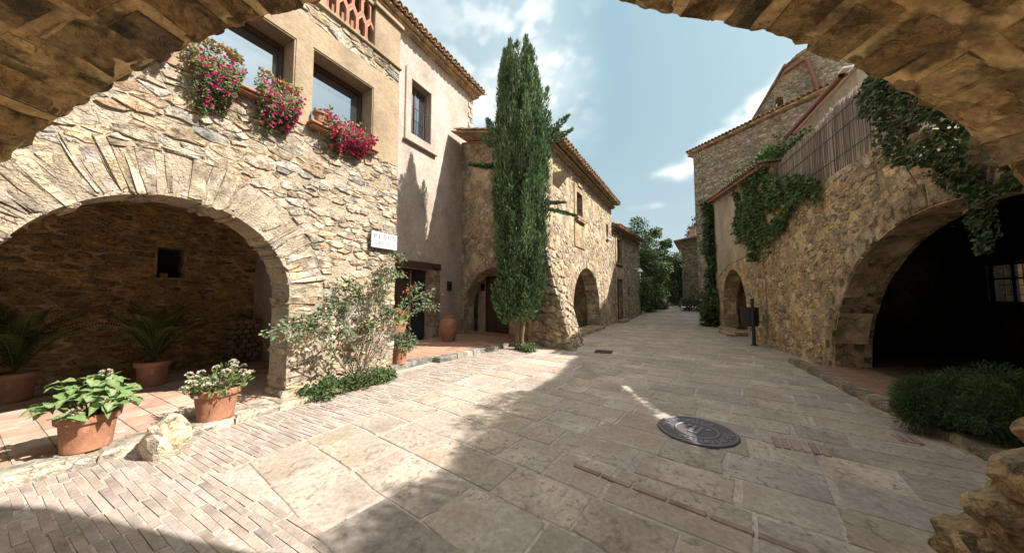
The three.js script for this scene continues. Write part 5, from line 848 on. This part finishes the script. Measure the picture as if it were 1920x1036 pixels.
// ---------------------------------------------------------------- pots and what grows in them
function pot(t, y, h, rTop, rBot, m = M.clay) {
  const w = 0.025; part('pot', lathe([[0, y], [rBot, y], [rBot + 0.01, y + 0.01], [mix(rBot, rTop, 0.78), y + h * 0.78], [rTop + 0.01, y + h * 0.79], [rTop + 0.018, y + h * 0.82], [rTop + 0.022, y + h * 0.97], [rTop + 0.012, y + h], [rTop - w, y + h], [rTop - w, y + h * 0.85]], 40), m, t);
  part('soil', boxUV(at(new THREE.CylinderGeometry(rTop - w, rTop - w, 0.02, 24), 0, y + h * 0.86, 0)), M.soil, t);
}
function broadLeaf(len, wid, droop, col) {   // one large leaf, veined by its fold and curling down at the tip
  const gb = new GB(), n = 6, W = [0.03, 0.6, 0.95, 0.98, 0.72, 0.36, 0.0], P = (i, s) => { const u = i / n, w = W[i] * wid / 2 * s; return [w, -droop * len * u * u + Math.abs(w) * 0.35 - (Math.abs(s) === 1 && i % 2 ? 0.006 : 0), u * len]; };
  for (let i = 0; i < n; i++) for (const [a, b] of [[-1, -0.5], [-0.5, 0], [0, 0.5], [0.5, 1]]) gb.quad(P(i, a), P(i + 1, a), P(i + 1, b), P(i, b), col.map((v) => v * (a === -0.5 || a === 0 ? 1.08 : 0.95)));
  const g = gb.build(); g.deleteAttribute('normal'); g.computeVertexNormals(); return g;
}
{
  const t = thing('potted_hydrangea', 'terracotta pot with large pale green leaves in the sun, nearest on the left', 'potted plant', [-5.1, 0.083, -0.75]), R = rng(461);
  pot(t, 0, 0.34, 0.185, 0.145);
  const geos = Array.from({ length: 9 }, (_, i) => broadLeaf(0.105 + 0.014 * (i % 4), 0.084 + 0.009 * (i % 3), 0.2 + 0.1 * (i % 4), pick([[0.24, 0.33, 0.13], [0.29, 0.37, 0.17], [0.2, 0.29, 0.11], [0.33, 0.4, 0.21]], R, 0.1)));
  const stems = [], Y = new THREE.Vector3(0, 1, 0);
  for (let s = 0; s < 30; s++) {
    const a = s * 2.4, q = 0.03 + 0.25 * Math.sqrt((s + 0.5) / 30), top = [Math.cos(a) * q * 1.05, 0.34 + 0.3 * (1 - 9 * q * q) * (0.6 + 0.5 * R()) + 0.05 * R() + (s % 7 === 0 ? 0.09 : 0), Math.sin(a) * q];
    stems.push(tube([[top[0] * 0.25, 0.27, top[2] * 0.25], [top[0] * 0.7, mix(0.3, top[1], 0.6), top[2] * 0.7], top], 0.006, 0.005, 5));
    for (let k = 0; k < 6; k++) { const b = a + k * 1.05 + R() * 0.4, l = part('leaf', geos[Math.floor(R() * 9)], M.bigLeaf, t), lift = 0.35 - 1.15 * R() + (k % 3) * 0.15; l.position.set(top[0], top[1] - 0.03 * (k % 3), top[2]); l.rotation.order = 'YXZ'; l.rotation.set(-lift, b, (R() - 0.5) * 0.6); }
  }
  for (const [x, y, z] of [[0.13, 0.72, -0.06], [0.26, 0.42, 0.12]]) { const g = new GB(); for (let i = 0; i < 60; i++) { const d = rdir(R); g.leaf([x + d[0] * 0.03, y + d[1] * 0.02, z + d[2] * 0.03], d, rdir(R), 0.02, 0.016, [0.42, 0.36, 0.25]); } part('flower_head', g.build(), M.petal, t); }
  part('stem', merge(stems), M.stem, t);
}
{
  const t = thing('potted_shrub', 'terracotta pot with small leaves and clusters of white flowers, in the sun by the boulder', 'potted plant', [-4.98, 0.083, -1.66]), R = rng(463), gb = new GB(), st = [];
  pot(t, 0, 0.36, 0.21, 0.155);
  part('price_tag', at(boxg(0.05, 0.03, 0.004, 0, 0, 0, 0), 0.1, 0.315, 0.215, 0, 0.4, 0), M.white, t);
  for (let s = 0; s < 26; s++) {
    const a = s * 2.4, q = 0.06 + 0.26 * Math.sqrt((s + 0.5) / 26), top = [Math.cos(a) * q * 1.15, 0.4 + 0.2 * R() * (1.2 - q) + 0.06 * Math.cos(a + 1), Math.sin(a) * q];
    st.push(tube([[top[0] * 0.25, 0.3, top[2] * 0.25], [top[0] * 0.7, mix(0.32, top[1], 0.6), top[2] * 0.7], top], 0.006, 0.003, 5));
    for (let k = 0; k < 17; k++) { const p = add([top[0] * (0.6 + 0.4 * R()), mix(0.36, top[1], R()), top[2] * (0.6 + 0.4 * R())], rdir(R), 0.04), d = n3(add([top[0], 0.15, top[2]], rdir(R), 0.5)); gb.leaf(p, d, n3(add([0, 1, 0], rdir(R), 0.5)), 0.06 + 0.03 * R(), 0.03, pick([[0.09, 0.145, 0.04], [0.13, 0.19, 0.06], [0.07, 0.11, 0.03], [0.17, 0.22, 0.08]], R), 0.15); }
    if (s > 3) { const g = new GB(); for (let i = 0; i < 34; i++) { const d = rdir(R); g.leaf([top[0] + d[0] * 0.028, top[1] + 0.015 + Math.abs(d[1]) * 0.022, top[2] + d[2] * 0.028], n3([d[0], Math.abs(d[1]) + 0.3, d[2]]), rdir(R), 0.02, 0.017, pick([[0.6, 0.53, 0.42], [0.66, 0.6, 0.5], [0.55, 0.42, 0.33]], R, 0.1)); } part('flower_head', g.build(), M.petal, t); }
  }
  part('stem', merge(st), M.stem, t); part('foliage', gb.build(), M.foliage, t);
}
{   // two cycads in the shade of the porch
  const frond = (R) => {
    const gb = new GB(), L = 0.95 + 0.25 * R(), c = pick([[0.05, 0.075, 0.022], [0.065, 0.09, 0.028]], R), P = (u) => [0, 0.45 * L * Math.sin(u * 1.9) * (1 - 0.25 * u), L * u];
    for (let i = 2; i < 30; i++) { const u = i / 30, p = P(u), l = 0.17 * Math.sin(Math.PI * Math.min(1, u + 0.12)) + 0.03; for (const s of [-1, 1]) gb.leaf(p, n3([s, 0.35, 0.55]), [0, 1, 0], l, 0.022, c, 0.1); }
    for (let i = 0; i < 10; i++) { const a = P(i / 10), b = P((i + 1) / 10); gb.quad(add(a, [-0.006, 0, 0]), add(a, [0.006, 0, 0]), add(b, [0.004, 0, 0]), add(b, [-0.004, 0, 0]), [0.1, 0.11, 0.04]); }
    return gb.build();
  };
  const R = rng(465), kinds = Array.from({ length: 5 }, () => frond(R));
  const make = (label, pos, r, n) => { const t = thing('potted_cycad', label, 'potted plant', pos, 0); pot(t, 0, 0.4, r, r * 0.78, M.clayDark); for (let k = 0; k < n; k++) { const f = part('frond', kinds[k % 5], M.foliage, t); f.position.set(0, 0.4, 0); f.rotation.order = 'YXZ'; f.rotation.set(-0.15 - 0.75 * ((k * 7) % n) / n, k * 2.4, 0); } return t; };
  make('cycad with arching fronds in a terracotta pot by the porch back wall', [-7.75, 0.075, -1.75], 0.2, 26);
  make('second cycad in the darkest left corner of the porch', [-8.3, 0.075, -0.55], 0.19, 24);
}
{   // firewood
  const t = thing('firewood_pile', 'stack of round cut firewood logs in the right corner of the porch', 'firewood', [-8.75, 0.07, -3.45]), R = rng(467);
  for (let r = 0; r < 9; r++) for (let k = 0; k < 7 - (r % 2); k++) { const q = 0.052 + 0.016 * R(), l = part('log', tint(plain(boxUV(new THREE.CylinderGeometry(q, q * 0.95, 0.4 + 0.06 * R(), 9))), pick([[0.36, 0.25, 0.14], [0.3, 0.2, 0.11], [0.42, 0.3, 0.18]], R)), M.brick, t); l.rotation.z = F90; l.rotation.y = (R() - 0.5) * 0.1; l.position.set((R() - 0.5) * 0.06, 0.06 + r * 0.105, 0.42 - k * 0.128 - (r % 2) * 0.064); }
}
{   // boulder by the pots
  const o = part('boulder', blob(0.19, rng(473), 0.9, 1.25, 0.85, 0.5, 1.0, 3, [0.54, 0.46, 0.35]), M.stone, scene); o.position.set(-4.5, 0.12, -1.13); tag(o, 'pale upright boulder at the porch edge between the two sunny pots', 'boulder');
}
{   // large clay jar
  const t = thing('clay_jar', 'large rounded clay storage jar standing against the white house', 'jar', [-6.5, 0.115, -7.75]);
  part('body', lathe([[0, 0], [0.16, 0], [0.175, 0.02], [0.23, 0.18], [0.285, 0.38], [0.295, 0.5], [0.275, 0.62], [0.2, 0.72], [0.165, 0.75], [0.2, 0.78], [0.205, 0.8], [0.17, 0.81], [0.15, 0.77], [0.15, 0.7]], 40), M.clayDark, t); part('rim_band', boxUV(at(new THREE.TorusGeometry(0.292, 0.008, 6, 40), 0, 0.46, 0, F90)), M.clayDark, t);
}
function petunia(gb, fl, R, c, w, drop, nl, nf, pinks) {
  for (let i = 0; i < nl; i++) { const u = (R() - 0.5) * 2, v = Math.pow(R(), 0.8), p = [c[0] + 0.05 + 0.2 * Math.sin(Math.PI * Math.min(1, v * 0.9 + 0.15)) * R(), c[1] + 0.12 - v * drop * (0.55 + 0.45 * vn(u * 4, c[2], 2)), c[2] + u * w * (1 - 0.4 * v)]; gb.leaf(p, n3(add([0.5, -0.5, 0], rdir(R), 0.9)), n3(add([1, 0.4, 0], rdir(R), 0.7)), 0.04 + 0.025 * R(), 0.02, pick([[0.13, 0.16, 0.055], [0.18, 0.2, 0.075], [0.09, 0.115, 0.035], [0.25, 0.24, 0.1]], R), 0.1); }
  for (let i = 0; i < nf; i++) {
    const u = (R() - 0.5) * 2, v = Math.pow(R(), 0.75), p = [c[0] + 0.12 + 0.17 * Math.sin(Math.PI * Math.min(1, v * 0.9 + 0.15)), c[1] + 0.12 - v * drop * (0.6 + 0.4 * vn(u * 4, c[2], 2)), c[2] + u * w * (1 - 0.35 * v)], n = n3(add([1, 0.25, 0], rdir(R), 0.45)), s = n3(cr(n, [0, 1, 0])), q = cr(s, n), r = 0.016 + 0.008 * R(), k = pick(pinks, R, 0.2).map((v) => v * 0.8);
    const ctr = add(p, n, -0.02); let prev; for (let j = 0; j <= 10; j++) { const a = j * 0.6283, rr = r * (j % 2 ? 0.82 : 1.05), e = add(add(add(p, s, Math.cos(a) * rr), q, Math.sin(a) * rr), n, (j % 2) * 0.006); if (prev) fl.tri(ctr, prev, e, k); prev = e; }
  }
}
for (const [label, z, y, w, drop, nl, nf, pinks, dry] of [
  ['trailing petunias in the window box, leftmost of those under the first window', -1.46, 4.42, 0.27, 0.85, 2300, 48, [[0.55, 0.02, 0.14], [0.6, 0.04, 0.22], [0.5, 0.1, 0.3]], 1],
  ['trailing pink petunias at the right end of the first window sill', -2.14, 4.4, 0.3, 0.75, 2400, 85, [[0.6, 0.05, 0.2], [0.62, 0.1, 0.28], [0.5, 0.02, 0.12]], 0.6],
  ['dense red petunias spilling from the box under the second window', -3.2, 4.38, 0.5, 0.6, 2600, 300, [[0.6, 0.06, 0.17], [0.65, 0.12, 0.26], [0.52, 0.03, 0.1]], 0.2],
  ['small clump of pink petunias beside the archway edge', -0.92, 4.38, 0.22, 0.45, 500, 70, [[0.6, 0.12, 0.28], [0.65, 0.2, 0.36]], 0.3]]) {
  const R = rng(Math.round(480 - z * 10)), t = thing('petunia_box', label, 'flower box', [-5.08, 0, z]), gb = new GB(), fl = new GB();
  const b = part('planter', boxg(0.17, 0.15, w * 1.6, 0.1, y - 0.055, 0, 0.03), M.clayDark, t);
  petunia(gb, fl, R, [0.03, y, 0], w, drop, nl, nf, pinks);
  for (let i = 0; i < 260 * dry; i++) gb.leaf([0.1 + 0.12 * R(), y + 0.12 + 0.1 * R(), (R() - 0.5) * w * 1.8], n3(add([0.3, 0.6, 0], rdir(R), 0.9)), rdir(R), 0.06, 0.03, pick([[0.42, 0.22, 0.08], [0.36, 0.25, 0.1], [0.25, 0.22, 0.08]], R));
  part('foliage', gb.build(), M.foliage, t); part('blossoms', fl.build(), M.petal, t, true);
}
{ const t = thing('window_pot', 'small round terracotta pot at the left end of the second window sill', 'flower pot', [-4.97, 4.285, -2.74]); pot(t, 0, 0.17, 0.1, 0.075); const R = rng(491), g = new GB(); for (let i = 0; i < 60; i++) { const d = rdir(R); g.leaf([d[0] * 0.07, 0.17 + 0.05 * R(), d[2] * 0.07], n3(add(d, [0, 0.8, 0])), rdir(R), 0.05, 0.025, pick(GREEN.light, R)); } part('foliage', g.build(), M.foliage, t); }
{   // pots by the corner of the near house
  const R = rng(493), t = thing('potted_geranium', 'terracotta urn of red geraniums behind the corner of the stone house', 'potted plant', [-5.75, 0.115, -5.0]), gb = new GB(), fl = new GB();
  pot(t, 0, 0.42, 0.2, 0.16); part('upper_pot', lathe([[0, 0.42], [0.16, 0.42], [0.2, 0.6], [0.235, 0.78], [0.255, 0.8], [0.255, 0.84], [0.22, 0.84], [0.2, 0.78]], 32), M.clay, t);
  clump(gb, R, [0, 0.95, 0], 0.26, 420, [[0.1, 0.16, 0.04], [0.13, 0.2, 0.06]], 0.07, 0.055, { flat: 0.6 }); clump(fl, R, [0, 1.02, 0], 0.25, 260, [[0.55, 0.05, 0.03], [0.6, 0.1, 0.05]], 0.035, 0.03, { flat: 0.55 });
  part('foliage', gb.build(), M.foliage, t); part('blossoms', fl.build(), M.petal, t);
  const u = thing('potted_trailer', 'terracotta pot with trailing grey green leaves at the corner of the stone house', 'potted plant', [-5.3, 0.115, -4.72]), g2 = new GB();
  pot(u, 0, 0.36, 0.17, 0.12); clump(g2, R, [0.05, 0.45, -0.05], 0.3, 900, [[0.11, 0.16, 0.08], [0.15, 0.2, 0.11], [0.08, 0.12, 0.05]], 0.055, 0.032, { flat: 0.75, down: 0.3 }); part('foliage', g2.build(), M.foliage, u);
}

{   // fallen leaves and petals along the house fronts
  const t = thing('fallen_leaves', 'scattered dry leaves and petals lying on the paving along the left', 'fallen leaves'), R = rng(499), g = new GB();
  for (let i = 0; i < 150; i++) { const near = R() < 0.6, x = near ? -4.75 + R() * R() * 1.3 : -4.6 + R() * 6.5, z = near ? -2.4 - R() * 3 : -1.3 - R() * 9, a = R() * 6.283; g.leaf([x, 0.012 + 0.008 * R(), z], [Math.cos(a), 0.1 * R(), Math.sin(a)], n3([R() - 0.5, 1.5, R() - 0.5]), 0.02 + 0.03 * R(), 0.018, pick([[0.2, 0.12, 0.06], [0.3, 0.2, 0.1], [0.4, 0.15, 0.14], [0.14, 0.12, 0.05]], R), 0.2); }
  part('leaves', g.build(), M.petal, t, true);
}
renderer.render(scene, camera);
